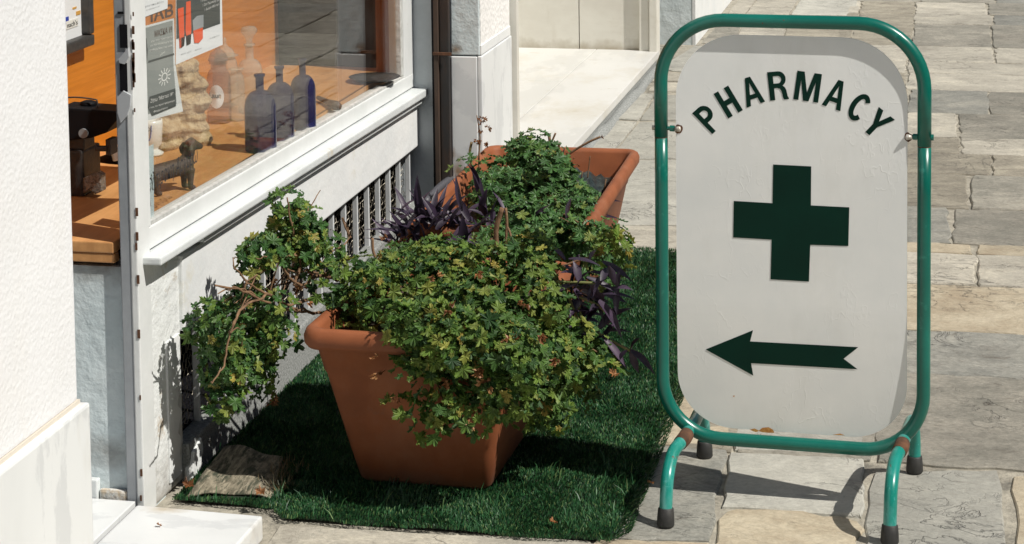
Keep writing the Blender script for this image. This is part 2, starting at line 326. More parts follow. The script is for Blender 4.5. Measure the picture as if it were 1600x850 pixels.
M['stem_green'] = mat('green_stem', (.14,.17,.05), .6, (.2,.14,.06), 40)
M['grass'] = leaf_mat('artificial_grass', [(0,(.009,.05,.018)),(.5,(.017,.082,.026)),(.85,(.04,.125,.04)),(1,(.14,.20,.07))], .12, .5, .3)
M['mat_base'] = mat('dark_green_turf_backing', (.004,.018,.008), .95, (.010,.03,.013), 120)
M['backing'] = mat('woven_brown_backing', (.13,.115,.08), .95, (.29,.255,.185), 55, 3, .4, .6, bump=.9, bscale=90, bdist=.004, stretch=(2.2,.6,1), c3=(.05,.055,.035), s3=26, lo3=.5, hi3=.6)
M['backing_'] = mat('woven_brown_backing', (.15,.125,.085), .95, (.27,.235,.165), 70, 4, .35, .65, bump=.9, bscale=100, bdist=.004, stretch=(1,.5,1), c3=(.08,.07,.05), s3=40, lo3=.58, hi3=.66)
M['orange_wood'] = wood_mat('orange_varnished_wood', (.52,.17,.014), (.62,.215,.022), (1,1.5,30), .38, 4)
M['shelf_wood'] = wood_mat('honey_wood', (.48,.235,.085), (.60,.31,.12), (7,1.2,5), .5)
M['brown_wood'] = wood_mat('brown_wood', (.22,.085,.03), (.32,.13,.05), (3,3,.6), .5)
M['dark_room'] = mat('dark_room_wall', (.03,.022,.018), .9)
M['glass'] = glass_mat('window_glass', (.96,.97,.96), 0, 1.5, dirt=.018)
M['jar'] = glass_mat('clear_jar_glass', (.92,.90,.84), .02, 1.45, body=(.80,.74,.62), bodyf=.24)
M['jar_amber'] = glass_mat('smoky_jar_glass', (.86,.74,.62), .02, 1.45, body=(.55,.42,.35), bodyf=.2)
M['blue_glass'] = glass_mat('cobalt_bottle_glass', (.22,.24,.50), .02, 1.5, body=(.035,.038,.13), bodyf=.32)
M['paper'] = mat('white_paper', (.74,.75,.77), .6); M['paper_grey'] = mat('grey_print', (.22,.24,.235), .55, (.26,.28,.27), 4)
M['paper_pale'] = mat('pale_blue_paper', (.55,.63,.66), .5); M['ink'] = mat('black_ink', (.025,.026,.03), .6); M['ink_grey'] = mat('grey_ink', (.42,.43,.44), .6)
M['ink_brown'] = mat('brown_ink', (.10,.06,.045), .6); M['ink_dark'] = mat('charcoal_print', (.045,.055,.055), .6); M['ink_white'] = mat('white_ink', (.72,.72,.7), .6)
M['orange_print'] = mat('orange_print', (.75,.09,.02), .5); M['red_print'] = mat('brick_red_print', (.5,.1,.05), .5); M['blue_ink'] = mat('blue_ink', (.03,.06,.35), .5)
M['gold'] = mat('ochre_print', (.6,.33,.08), .5)
M['rock'] = mat('carved_cream_stone', (.42,.28,.15), .9, (.62,.48,.31), 30, bump=1, bscale=45, bdist=.012, c3=(.25,.15,.08), s3=24, lo3=.52, hi3=.66)
M['bronze'] = mat('brown_cast_iron', (.07,.045,.032), .6, (.12,.08,.055), 60, bump=.7, bscale=120, bdist=.003)
M['ceramic'] = mat('white_glazed_ceramic', (.75,.74,.70), .2); M['silver'] = mat('tarnished_filigree', (.4,.38,.34), .4, (.12,.11,.1), 120, metal=.6, bump=1, bscale=140, bdist=.004)
SM = [stone_mat('slate_blue_grey', (0.176,0.176,0.156), (0.250,0.246,0.216), (0.329,0.316,0.270)),
      stone_mat('slate_greige', (0.207,0.185,0.146), (0.304,0.276,0.216), (0.402,0.364,0.286)),
      stone_mat('stone_cream', (0.378,0.310,0.216), (0.487,0.422,0.308), (0.572,0.504,0.378), grain=.7),
      stone_mat('stone_pale', (0.317,0.293,0.243), (0.414,0.387,0.324), (0.511,0.475,0.389), grain=.8),
      stone_mat('slate_mid_grey', (0.195,0.188,0.156), (0.280,0.264,0.221), (0.378,0.351,0.291)),
      stone_mat('tile_pale_grey', (0.329,0.322,0.286), (0.402,0.393,0.345), (0.475,0.463,0.405), grain=.55)]
BLUE, GREIGE, CREAM, PALE, MID, TILE = range(6)
def chips(m, scale, lo, hi, col_, k=1.0, stretch=(1,1,1)):
    t = m.node_tree; N = t.nodes.new; L = t.links.new; b = t.nodes['Principled BSDF']
    g = N('ShaderNodeNewGeometry'); mp = N('ShaderNodeMapping'); mp.inputs['Scale'].default_value = stretch; L(g.outputs['Position'], mp.inputs[0])
    nz = N('ShaderNodeTexNoise'); nz.inputs['Scale'].default_value = scale; nz.inputs['Detail'].default_value = 7; nz.inputs['Roughness'].default_value = .65; L(mp.outputs[0], nz.inputs['Vector'])
    mr = N('ShaderNodeMapRange'); mr.inputs[1].default_value = lo; mr.inputs[2].default_value = hi; mr.inputs[4].default_value = k; L(nz.outputs[0], mr.inputs[0])
    mx = N('ShaderNodeMix'); mx.data_type = 'RGBA'; L(mr.outputs[0], mx.inputs[0]); lk = b.inputs['Base Color'].links; L(lk[0].from_socket, mx.inputs[6]); mx.inputs[7].default_value = (*col_, 1); L(mx.outputs[2], b.inputs['Base Color'])
chips(M['green'], 55, .69, .71, (.10, .05, .03)); chips(M['green'], 30, .62, .72, (.03, .20, .16), .8); chips(M['green_worn'], 50, .67, .69, (.10, .05, .03)); chips(M['green_worn'], 16, .5, .62, (.10, .32, .30), .8, (1, 1, .4))
chips(M['terra'], 5, .5, .75, (.33, .15, .08), .5, (1, 1, .5)); chips(M['terra'], 40, .62, .70, (.20, .08, .04), .6)
chips(M['marble'], 3.5, .52, .56, (.55, .57, .58), .55, (1, 2.4, 1)); chips(M['marble_floor'], 9, .60, .72, (.42, .37, .28), .6); chips(M['marble_floor'], 3, .50, .53, (.50, .50, .48), .5, (1, .4, 1))
chips(M['marble_cream'], 6, .55, .75, (.44, .40, .32), .5, (1, 1, .4)); chips(M['panel'], 5, .55, .8, (.58, .58, .54), .5, (1, 1, .35)); chips(M['panel'], 110, .73, .75, (.25, .12, .05), .8)
chips(M['stucco'], 2.2, .50, .75, (.68, .65, .60), .5, (1, 1, .5)); chips(M['mat_base'], 9, .5, .6, (.02, .03, .012), .8)
for q_ in SM: chips(q_, 70, .62, .70, (.50, .48, .42), .45); chips(q_, 2.0, .52, .70, (.15, .135, .11), .38)
def stained_or_shaded(src, name, spots, col_):
    """copy of a material with soft brown stains or painted shade at fixed places: spots = [(centre, (rx, ry, rz), strength)]"""
    m = src.copy(); m.name = name; t = m.node_tree; N = t.nodes.new; L = t.links.new; b = t.nodes['Principled BSDF']
    g = N('ShaderNodeNewGeometry'); nz = N('ShaderNodeTexNoise'); nz.inputs['Scale'].default_value = 22; nz.inputs['Detail'].default_value = 6; L(g.outputs['Position'], nz.inputs['Vector'])
    for c, r, k in spots:
        a = N('ShaderNodeVectorMath'); a.operation = 'SUBTRACT'; L(g.outputs['Position'], a.inputs[0]); a.inputs[1].default_value = tuple(c)
        d = N('ShaderNodeVectorMath'); d.operation = 'DIVIDE'; L(a.outputs[0], d.inputs[0]); d.inputs[1].default_value = r
        l = N('ShaderNodeVectorMath'); l.operation = 'LENGTH'; L(d.outputs[0], l.inputs[0])
        s1 = N('ShaderNodeMath'); s1.operation = 'MULTIPLY_ADD'; L(nz.outputs[0], s1.inputs[0]); s1.inputs[1].default_value = 1.6; L(l.outputs['Value'], s1.inputs[2])
        mr = N('ShaderNodeMapRange'); mr.inputs[1].default_value = .75; mr.inputs[2].default_value = 1.8; mr.inputs[3].default_value = k; mr.inputs[4].default_value = 0; L(s1.outputs[0], mr.inputs[0])
        mx = N('ShaderNodeMix'); mx.data_type = 'RGBA'; L(mr.outputs[0], mx.inputs[0])
        lk = b.inputs['Base Color'].links; L(lk[0].from_socket, mx.inputs[6]); mx.inputs[7].default_value = (*col_, 1); L(mx.outputs[2], b.inputs['Base Color'])
    return m
# ================================================================ SETTING
XF = gz(225, 807).x; YP = gz(225, 807).y            # facade plane, near end of shop window
YR = gx(648, 200, XF).y                             # far end of the shop window
XP = gy(751, 200, YR).x                             # plane of the pilasters (proud of the facade)
XB = XF-.46                                         # back board of the window display
ZS = gy(190, 380, YP).z                             # shelf top
print('XF', XF, 'YP', YP, 'YR', YR, 'XP', XP, 'ZS', ZS)
g = MB().add([(-60,-20,-.045),(60,-20,-.045),(60,90,-.045),(-60,90,-.045)], [(0,1,2,3)]).put('ground', M['mortar']); tag(g, kind='structure')
pv = MB().add([(XF-.02,-3,-.007),(6.5,-3,-.007),(6.5,32,-.007),(XF-.02,32,-.007)], [(0,1,2,3)]).put('pavement', M['mortar']); tag(pv, kind='structure')
def stone(poly, m, top=0.0, jit=.004, nseg=6, parent=pv, name='paving_stone', bev=.004, thick=.014, rough=1):
    """poly: list of (x,y) world corners, counter-clockwise"""
    pts = []
    for i in range(len(poly)):
        a = Vector((*poly[i][:2], 0)); b = Vector((*poly[(i+1) % len(poly)][:2], 0)); e = b-a; nrm = Vector((e.y, -e.x, 0)).normalized()
        L = e.length; ns = max(1, int(min(nseg, L/.04+1))); ph = random.uniform(0, 9)
        for k in range(ns):
            j = random.uniform(-jit, jit)*1.3
            p = a+e*((k+(random.uniform(-.2,.2) if k else 0))/ns)+nrm*j
            if k == 0: # rounded, chipped corner
                p = p+(e.normalized()*random.uniform(.2, 1)*jit)-nrm*jit*random.uniform(0, 1)
            pts.append(p)
    c = sum(pts, Vector())/len(pts); n = len(pts)
    tz = top+random.uniform(-.0015, .0015)
    def shrink(d): return [p+(c-p).normalized()*d for p in pts]
    tilt = (random.uniform(-.004,.004), random.uniform(-.004,.004))
    V = [Vector((p.x, p.y, tz+(p.x-c.x)*tilt[0]+(p.y-c.y)*tilt[1])) for p in shrink(bev)]
    V += [Vector((p.x, p.y, tz-bev*.9)) for p in shrink(0)]
    V += [Vector((p.x, p.y, top-thick-.001)) for p in shrink(-.001)]
    Fc = [tuple(range(n))]+[(i, i+n, (i+1) % n+n, (i+1) % n) for i in range(n)]+[(i+n, i+2*n, (i+1) % n+2*n, (i+1) % n+n) for i in range(n)]
    return put(name, V, Fc, m, parent)
def gp(x, y): p = gz(x, y); return (p.x, p.y)
def inset(x0, x1, y0, y1, g): return [(x0+g, y0+g), (x1-g, y0+g), (x1-g, y1-g), (x0+g, y1-g)]
MATS_RX = gz(1040, 700).x
# rows of the street paving: (y top, y bottom) as seen at x=1500, cross joints, material of each stone from the left
rows = [(4, -8, [1440, 1555], [MID, MID, BLUE]), (22, 4, [1344, 1430, 1543], [PALE, GREIGE, PALE, MID]), (38, 22, [1340, 1428, 1551], [GREIGE, GREIGE, PALE, BLUE]),
        (73, 38, [1330, 1425, 1549], [GREIGE, GREIGE, MID, MID]), (97, 73, [1318, 1420, 1553], [PALE, PALE, PALE, PALE]), (115, 97, [1300, 1417], [GREIGE, PALE, PALE]),
        (141, 115, [1280, 1415], [GREIGE, GREIGE, PALE]), (177, 141, [1290, 1418, 1545], [MID, GREIGE, BLUE, MID]), (216, 177, [1300, 1415, 1499], [MID, PALE, PALE, MID]),
        (240, 214, [1270, 1502], [MID, GREIGE, PALE]), (272, 240, [1250, 1548], [PALE, GREIGE, GREIGE]), (325, 272, [1240, 1515], [MID, GREIGE, MID]),
        (380, 325, [1250, 1487], [BLUE, BLUE, MID]), (396, 380, [1260, 1523], [CREAM, CREAM, CREAM]), (445, 396, [1210, 1525], [CREAM, PALE, PALE]),
        (517, 445, [1190], [CREAM, CREAM]), (586, 517, [1230], [MID, BLUE]), (728, 587, [1160, 1372], [GREIGE, MID, MID])]
XMIN_STREET = gz(1160, 300).x
for yb, yt, joints, ms in rows:
    y0, y1 = gz(1500, yb).y, gz(1500, yt).y; ym = (yb+yt)/2
    xs = [gz(j, ym).x for j in joints]
    left = -.62 if yb > 110 else (gz(1165, ym).x if yb < 20 else gz(1150, ym).x)
    left = max(left, -.62)
    xs = [x for x in xs if x > left+.05]; ms2 = ms[-(len(xs)+1):]
    xs = [left]+xs; x = xs[-1]+random.uniform(.35, .6)
    if len(joints) == 1 or joints[-1] < 1500: x = max(x, gz(1640, ym).x)
    mi = list(ms2)
    while x < 2.2:
        xs.append(x); mi.append(random.choice([MID, BLUE, GREIGE, PALE, MID])); x += random.uniform(.25, .6)
    for i in range(len(xs)-1):
        gp_ = .0045 if y1-y0 > .1 else .003
        a, b = xs[i]+gp_, xs[i+1]-gp_
        sk = random.uniform(-.012, .012)
        stone([(a, y0+gp_), (b, y0+gp_), (b+sk, y1-gp_), (a+sk, y1-gp_)], SM[mi[i]], jit=.0058, nseg=9)
# nearest row on the right and the big slabs under the sign
yj = gz(1500, 728).y
stone([gp(1362, 735), gp(1562, 735), gp(1578, 905), gp(1345, 905)][::-1], SM[TILE], jit=.005)
stone([gp(1582, 742), gp(1800, 745), gp(1840, 905), gp(1592, 905)][::-1], SM[CREAM], jit=.006)
stone([gp(1142, 706), gp(1352, 716), gp(1347, 806), gp(1128, 790)][::-1], SM[TILE], jit=.004)
stone([gp(1128, 797), gp(1200, 792), gp(1344, 812), gp(1340, 905), gp(1095, 900)][::-1], SM[CREAM], jit=.008)
stone([gp(960, 690), gp(1137, 700), gp(1120, 775), gp(1112, 843), gp(940, 838)][::-1], SM[BLUE], jit=.004)
stone([gp(930, 842), gp(1110, 848), gp(1092, 905), gp(900, 905)][::-1], SM[CREAM], jit=.004)
stone([gp(1000, 610), gp(1146, 618), gp(1140, 697), gp(985, 690)][::-1], SM[CREAM], jit=.004)
stone([gp(1152, 640), gp(1352, 650), gp(1350, 712), gp(1146, 702)][::-1], SM[TILE], jit=.004)
stone([gp(432, 820), gp(926, 846), gp(900, 905), gp(380, 905)][::-1], SM[PALE], jit=.006)
# rows nearer than the photograph's edge and beyond its top (ordinary continuation of the street)
y1 = gz(1500, 912).y
while y1 > .4:
    y0 = y1-random.uniform(.22, .34); x = -1.1
    while x < 2.2:
        x2 = x+random.uniform(.3, .6); stone(inset(x, x2, y0, y1, .006), SM[random.choice([TILE, PALE, CREAM, MID])], jit=.005, nseg=4); x = x2
    y1 = y0
far = MB(); y0 = gz(1500, -8).y
farst = []
while y0 < 26:
    y1 = y0+random.uniform(.14, .3); x = -.9
    while x < 4:
        x2 = x+random.uniform(.3, .7); farst.append((x, x2, y0, y1)); x = x2
    y0 = y1
for k, mm in enumerate([MID, PALE, GREIGE]):
    b = MB()
    for q in farst[k::3]: b.box((q[0]+.006, q[2]+.006, -.014), (q[1]-.006, q[3]-.006, random.uniform(-.002, .001)))
    tag(b.put('distant_paving', SM[mm], pv), kind='stuff')
b = MB(); y0 = .5
while y0 < 11:
    y1 = y0+random.uniform(.18, .34); x = 2.2+random.uniform(0, .2)
    while x < 4.6:
        x2 = x+random.uniform(.3, .6); b.box((x+.006, y0+.006, -.014), (x2-.006, y1-.006, random.uniform(-.002, .001))); x = x2
    y0 = y1
tag(b.put('side_paving', SM[MID], pv), kind='stuff')
# pale marble tiles between the mat and the far platform
tl = [([ (905,300),(1006,188),(1100,190),(1100,240),(1050,246),(985,243),(925,300)], None)]
def tile(pts, m=TILE): stone([gp(*p) for p in pts][::-1], SM[m], jit=.0025, bev=.003)
tile([(888,248),(955,188),(996,190),(948,247)]); tile([(957,184),(1001,145),(1022,146),(997,187)])
tile([(1026,147),(1120,150),(1120,185),(1001,187)]); tile([(952,247),(1000,190),(1120,192),(1120,246)])
tile([(850,290),(885,250),(1120,250),(1120,350),(800,350)]); tile([(1012,141),(1027,128),(1130,131),(1130,144)], PALE)
tile([(1028,125),(1048,114),(1130,117),(1130,128)], PALE)
tile([(1030,105),(1085,72),(1150,74),(1146,112),(1050,110)], TILE)
tile([(1095,66),(1135,24),(1160,25),(1148,70)], MID); tile([(1138,20),(1160,-6),(1185,-6),(1164,21)], PALE)
tile([(1165,22),(1188,-6),(1250,-6),(1232,23)], PALE); tile([(1152,60),(1165,26),(1232,27),(1220,68)], PALE)
tile([(1236,22),(1254,-4),(1342,-4),(1335,24)], TILE); tile([(1224,66),(1234,27),(1334,28),(1327,70)], GREIGE)
tile([(1225,72),(1327,75),(1318,112),(1214,110)], PALE)
tile([(1150,75),(1220,76),(1210,140),(1130,138)], PALE)
# white marble threshold strip at the far end of the mat
stone([gp(780, 394), gp(1150, 398), gp(1150, 372), gp(800, 368)], SM[PALE], jit=.002, name='threshold_slab', top=.006, thick=.02)
stone([gp(800, 367), gp(1150, 371), gp(1150, 356), gp(812, 353)], SM[PALE], jit=.002, name='threshold_slab', top=.004, thick=.018)
# dark mortar fillet along the platform
# ================================================================ SHOP BUILDING
shop = thing('shop_building', 'white pharmacy shop front with marble sill, iron grille and wide display window', 'building', (XF, YP, 0))
TOPZ = 5.5
def part(mb, name, m, parent=shop, **k): return mb.put(name, m, parent, **k)
Yw0 = gx(226, 400, XF).y
def YZ(x, y, X=None):
    p = gx(x, y, XF if X is None else X); return p.y, p.z
# near stuccoed wall with marble base
YN = gx(119, 500, XP).y; zb = gx(121, 628, XP).z
part(MB().box((XP-.5, -1.5, zb), (XP, YN, TOPZ)), 'stucco_wall', M['stucco'], bevel=.01, seg=3)
part(MB().box((XP-.5, -1.5, -.02), (XP+.016, YN+.012, zb-.004)), 'marble_base', M['marble'], bevel=.006, seg=2)
part(MB().box((XP-.5, -1.5, zb-.006), (XP+.002, YN+.002, zb+.003)), 'base_joint', mat('beige_joint', (.60,.55,.47), .9), )
# inner walls of the recess
YA = YP+.012
zl = gy(150, 414, YA).z
XJ = gy(197, 700, YP).x
part(MB().box((XF-1.4, YA, -.02), (XF-.004, YA+.12, zl-.002)), 'recess_wall', stained_or_shaded(M['blue_wash'], 'grimy_shaded_limewash', [((XF-.08, YA, .13), (.2, .1, .045), .6), ((XF-.1, YA, zl), (.3, .1, .05), .8)], (.12,.10,.08)))  # low spot is grime; top spot paints the shade under the shelf edge
q = gy(166, 806, YP-.02)
part(MB().box((XF-1.0, YA-.02, -.02), (gy(158, 780, YA).x, YA, gy(150, 745, YA).z)), 'skirting', M['marble_old'], bevel=.003)
part(MB().box((gy(158, 780, YA).x+.002, YA-.014, -.02), (XF-.035, YA, gy(180, 762, YA).z)), 'skirting', M['plaster_old'], bevel=.006)
part(MB().box((XF-1.4, YN+.02, -.03), (XF-.014, YA-.022, .036)), 'recess_floor_tile', M['marble'], bevel=.002)
part(MB().box((XF-1.45, YN, -.03), (XF-1.4, YA, TOPZ)), 'door_panel', M['brown_wood'])
# corner post (grey metal with a white painted street side)
pw = XF-gy(190, 430, YP).x
part(MB().box((XF-pw, YP-.004, 0), (XF-.004, YP+.045, TOPZ)), 'corner_post', M['post_grey'], bevel=.002)
part(MB().box((XF-.012, YP-.006, 0), (XF+.004, YP+.062, TOPZ)), 'post_facing', M['white_wood'], bevel=.003)
for (a, b_) in ((38, 75), (98, 143)):    # dark slots cut in the post
    p = gy(187, a, YP-.005); q = gy(200, b_, YP-.005)
    part(MB().box((p.x, YP-.0065, q.z), (q.x, YP-.003, p.z)), 'post_slot', M['black'])
p = gy(184, 18, YP-.005); q = gy(193, 22, YP-.005); part(MB().box((p.x, YP-.0065, q.z), (q.x, YP-.003, p.z)), 'post_slot', M['black'])
for (pts) in ([(186,92),(202,74),(203,88),(196,100),(188,98)], [(184,152),(194,141),(206,148),(205,165),(200,180),(190,192),(185,176)]):
    part(MB().prism([gy(a, b_, YP-.0045) for a, b_ in pts], (0, -.006, 0)), 'peeling_paint', mat('peeling_pale_paint', (.42,.44,.46), .5), bevel=.001)
rs = MB()
for i in range(26):
    yy = random.choice([random.uniform(20, 200), random.uniform(60, 140)]) if i < 18 else random.uniform(300, 780)
    p = gy(207+yy*.018+random.uniform(-1, 1), yy, YP-.0065); s = random.uniform(.002, .006)
    rs.box((p.x-s*.5, YP-.0075, p.z-s*1.6), (p.x+s*.5, YP-.0055, p.z+s*1.6))
tag(part(rs, 'rust_flakes', M['rust']), kind='stuff')
# window frame, glass
aL = YZ(241.4, 350.7); aR = YZ(632.8, 122); jL = YZ(224.6, 396); jR = YZ(647, 135)
def zline(p, q, y): return p[1]+(q[1]-p[1])*(y-p[0])/(q[0]-p[0])
Y0 = YP+.062; Y1 = jR[0]; Yg1 = aR[0]
def slab(name, y0, y1, zb0, zb1, zt0, zt1, x0, x1, m, parent=shop, **k):
    return part(MB().prism([(x1, y0, zb0), (x1, y1, zb1), (x1, y1, zt1), (x1, y0, zt0)], (x0-x1, 0, 0)), name, m, parent, **k)
win = thing('shop_window', 'large white framed shop window with chipped paint and posters stuck inside', 'window', (XF, Y0, jL[1]))
WZT = 2.25
slab('bottom_rail', Y0+.002, Y1, zline(jL, jR, Y0), zline(jL, jR, Y1), zline(aL, aR, Y0), zline(aL, aR, Y1), XF-.05, XF, M['white_wood'], win, bevel=.003)
slab('putty', Y0+.03, Yg1, zline(aL, aR, Y0+.03)+.0005, zline(aL, aR, Yg1)+.0005, zline(aL, aR, Y0)+.008, zline(aL, aR, Yg1)+.007, XF-.02, XF-.004, M['putty'], win)
slab('left_jamb', Y0, Y0+.022, zline(aL, aR, Y0), zline(aL, aR, Y0+.02), WZT, WZT, XF-.05, XF-.001, M['white_wood'], win, bevel=.003)
slab('right_jamb', Yg1, Y1, zline(aL, aR, Yg1)-.002, zline(aL, aR, Y1)-.002, WZT, WZT, XF-.05, XF-.001, M['white_wood'], win, bevel=.003)
slab('putty', Yg1-.028, Yg1, zline(aL, aR, Yg1)+.01, zline(aL, aR, Yg1)+.01, WZT, WZT, XF-.02, XF-.005, M['putty'], win)
slab('top_rail', Y0, Y1, WZT, WZT, WZT+.06, WZT+.06, XF-.05, XF, M['white_wood'], win, bevel=.003)
slab('pane', Y0+.01, Yg1+.005, zline(aL, aR, Y0), zline(aL, aR, Yg1)-.004, WZT, WZT, XF-.018, XF-.0145, M['glass'], win)
# lettering painted on the glass
pL = gx(226, 300, XF-.0135); pR = gx(309, 250, XF-.0135); ex = (pR-pL); wd = ex.length; ex.normalize()
flat_text('lettering', 'Βελτιράκη Αργυρώ', gx(226, 303, XF-.0135), ex, Vector((0, 0, 1)), wd, M['ink'], win, shear=.25, height=.038)
# sill
bL = YZ(251.8, 415.5, XF+.045); bR = YZ(669, 149.3, XF+.045); tL = YZ(251.8, 402, XF+.045)
zsb = bL[1]; Ys0 = bL[0]-.0; Ys1 = gx(669, 145, XF+.045).y
zJ = lambda y: zline(jL, jR, y)
ys0 = YP+.02
slab('sill', ys0, Ys1, bL[1], bR[1], zJ(ys0)-.004, zJ(Ys1)-.004, XF-.04, XF+.045, M['marble_old'], bevel=.004)
sh = .025
slab('sill_moulding', YZ(300, 398)[0], Ys1-.015, bL[1]-sh, bR[1]-sh*.9, bL[1]-.001, bR[1]-.001, XF-.02, XF+.030, M['marble_old'], bevel=.004)
# pier, beam, grille, ledge
l0 = YZ(279, 518); l1 = YZ(641.8, 232.4); Yend = YZ(662, 190)[0]; Ya = YZ(283, 600)[0]; Yb = YZ(647, 300)[0]
sz = lambda y: zline(bL, bR, y)-sh+.002
part(MB().prism([(XF+.002, YP+.058, 0), (XF+.002, Ya, 0), (XF+.002, Ya, sz(Ya)), (XF+.002, YP+.058, sz(YP)+sh)], (-.09, 0, 0)), 'left_pier', stained_or_shaded(M['plaster_old'], 'grimy_plaster', [((XF, YP+.1, -.02), (.1, .16, .12), .8), ((XF, YP+.2, .1), (.1, .04, .12), .5)], (.17,.14,.10)), bevel=.006)
# wavy crumbling edge strip of the pier
wv = MB(); n = 26; pr = []
for i in range(n+1):
    z = .02+(l0[1]-.02)*i/n; pr.append((Ya-.025+.014*sin(i*1.3)*random.uniform(.4, 1)+random.uniform(-.006, .006), z))
part(MB().prism([(XF+.0065, y, z) for y, z in pr]+[(XF+.0065, Ya-.09, pr[-1][1]), (XF+.0065, Ya-.09, .02)], (-.01, 0, 0)), 'plaster_patch', M['plaster'], bevel=.002)
beam = part(MB().prism([(XF+.012, Ya-.004, zline(l0, l1, Ya)), (XF+.012, Yb, zline(l0, l1, Yb)), (XF+.012, Yend, YZ(663, 213)[1]), (XF+.012, Yend, sz(Yend)-.006), (XF+.012, Ya-.004, sz(Ya)-.006)], (-.07, 0, 0)), 'lower_beam', M['plaster'], bevel=.004)
g0 = YZ(284, 692); g1 = YZ(641, 322)
lz = lambda y: zline(g0, g1, y)
part(MB().prism([(XF+.02, Ya-.01, -.01), (XF+.02, YR, -.01), (XF+.02, YR, lz(YR)), (XF+.02, Ya-.01, lz(Ya)-.0)], (-.045, 0, 0)), 'concrete_plinth', M['concrete'], bevel=.006)
part(MB().prism([(XF+.028, Ya-.02, 0), (XF+.028, Ya+.03, 0), (XF+.028, Ya+.055, .05), (XF+.026, Ya+.05, lz(Ya)*.95), (XF+.026, Ya+.025, lz(Ya)*.8), (XF+.028, Ya-.0, .06)], (-.02, 0, 0)), 'broken_render', M['plaster_old'], bevel=.004)
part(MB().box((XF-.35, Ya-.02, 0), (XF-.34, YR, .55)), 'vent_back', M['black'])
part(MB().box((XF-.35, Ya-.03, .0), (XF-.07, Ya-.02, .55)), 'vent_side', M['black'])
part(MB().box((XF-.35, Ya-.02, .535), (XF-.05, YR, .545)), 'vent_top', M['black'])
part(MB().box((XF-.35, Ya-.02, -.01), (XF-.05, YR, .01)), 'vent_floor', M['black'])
grille = thing('ventilation_grille', 'row of vertical painted iron bars with chicken wire under the window sill', 'grille', (XF, Ya, .1))
yb0 = YZ(526.6, 400)[0]; yb1 = YZ(643.9, 250)[0]; st = (yb1-yb0)/7
k = -int((yb0-Ya)/st)
for i in range(k, 8):
    y = yb0+st*i
    part(MB().box((XF-.021, y-.009, lz(y)-.03), (XF-.006, y, zline(l0, l1, y)+.03)), 'bar', M['bar'], grille, bevel=.0012, seg=1)
hx = MB(); s = .012; X = XF-.030
def wire(a, b_):
    a = Vector(a); b_ = Vector(b_); d = (b_-a).normalized(); n1 = Vector((1, 0, 0)); n2 = d.cross(n1)
    r = .0007; hx.add([a+n1*r, a-n1*r*.5+n2*r, a-n1*r*.5-n2*r, b_+n1*r, b_-n1*r*.5+n2*r, b_-n1*r*.5-n2*r], [(0,1,4,3),(1,2,5,4),(2,0,3,5)])
rowh = s*1.5; ww = s*sqrt(3)
for r_ in range(34):
    z = .0+r_*rowh
    y = Ya+(ww/2 if r_ % 2 else 0)
    while y < Yb:
        lo, hi = lz(y)-.01, zline(l0, l1, y)+.01
        if lo < z < hi:
            jx = lambda: random.uniform(-.003, .003)
            a = (X+jx(), y+jx(), z+s+jx()); c = (X+jx(), y+jx(), z)
            wire(a, c); wire(c, (X+jx(), y-ww/2, z-s/2)); wire(c, (X+jx(), y+ww/2, z-s/2))
        y += ww
tag(hx.put('chicken_wire', M['wire'], grille), kind='stuff')
# upper facade above the window and back/side walls of the shop
part(MB().box((XF-.2, YP, WZT+.06), (XF, YR, TOPZ)), 'upper_wall', M['plaster'])
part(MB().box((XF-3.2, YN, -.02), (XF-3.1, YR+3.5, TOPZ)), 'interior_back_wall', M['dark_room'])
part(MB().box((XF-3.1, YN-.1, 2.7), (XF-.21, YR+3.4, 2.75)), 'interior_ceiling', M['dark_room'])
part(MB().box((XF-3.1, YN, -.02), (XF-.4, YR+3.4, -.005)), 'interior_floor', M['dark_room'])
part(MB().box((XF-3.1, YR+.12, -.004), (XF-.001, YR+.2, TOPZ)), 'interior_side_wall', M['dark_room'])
# far pilaster: return towards the street window, marble base, stucco above
zc = gy(720, 86, YR).z
XQ = gy(706, 150, YR).x
XE = gy(677, 150, YR).x
part(MB().box((XF-.06, YR, 0), (XQ-.001, YR+.1, TOPZ)), 'grey_return', M['shade_grey'], bevel=.003)
YQ = gx(796, 60, XP).y
part(MB().box((XQ, YR-.002, zc), (XP, YQ, TOPZ)), 'pilaster', stained_or_shaded(M['blue_wash'], 'stained_limewash', [(gy(712, 78, YR), (.03, .05, .02), .9)], (.20,.13,.07)), bevel=.004)
part(MB().box((XP-.004, YR+.004, zc+.03), (XP+.003, YQ-.01, TOPZ)), 'pilaster_stucco', M['stucco2'])
part(MB().box((XP-.004, YR+.001, zc), (XP+.006, YQ-.01, zc+.032)), 'pilaster_band', M['plaster'], bevel=.003)
part(MB().box((XQ, YR-.006, -.01), (XP-.008, YR+.2, zc-.004)), 'marble_base', stained_or_shaded(M['marble'], 'stained_base_marble', [(gy(716, 268, YR), (.03, .05, .06), .9), (gy(708, 240, YR), (.012, .05, .03), .8)], (.26,.15,.07)), bevel=.003)
part(MB().box((XP-.007, YR-.003, -.01), (XP+.008, YQ, zc-.002)), 'marble_base', M['marble'], bevel=.005, seg=3)
# stained patches at the foot and joint of the pilaster
smat = mat('brown_rust_stain', (.36,.26,.15), .9, (.5,.42,.3), 20)
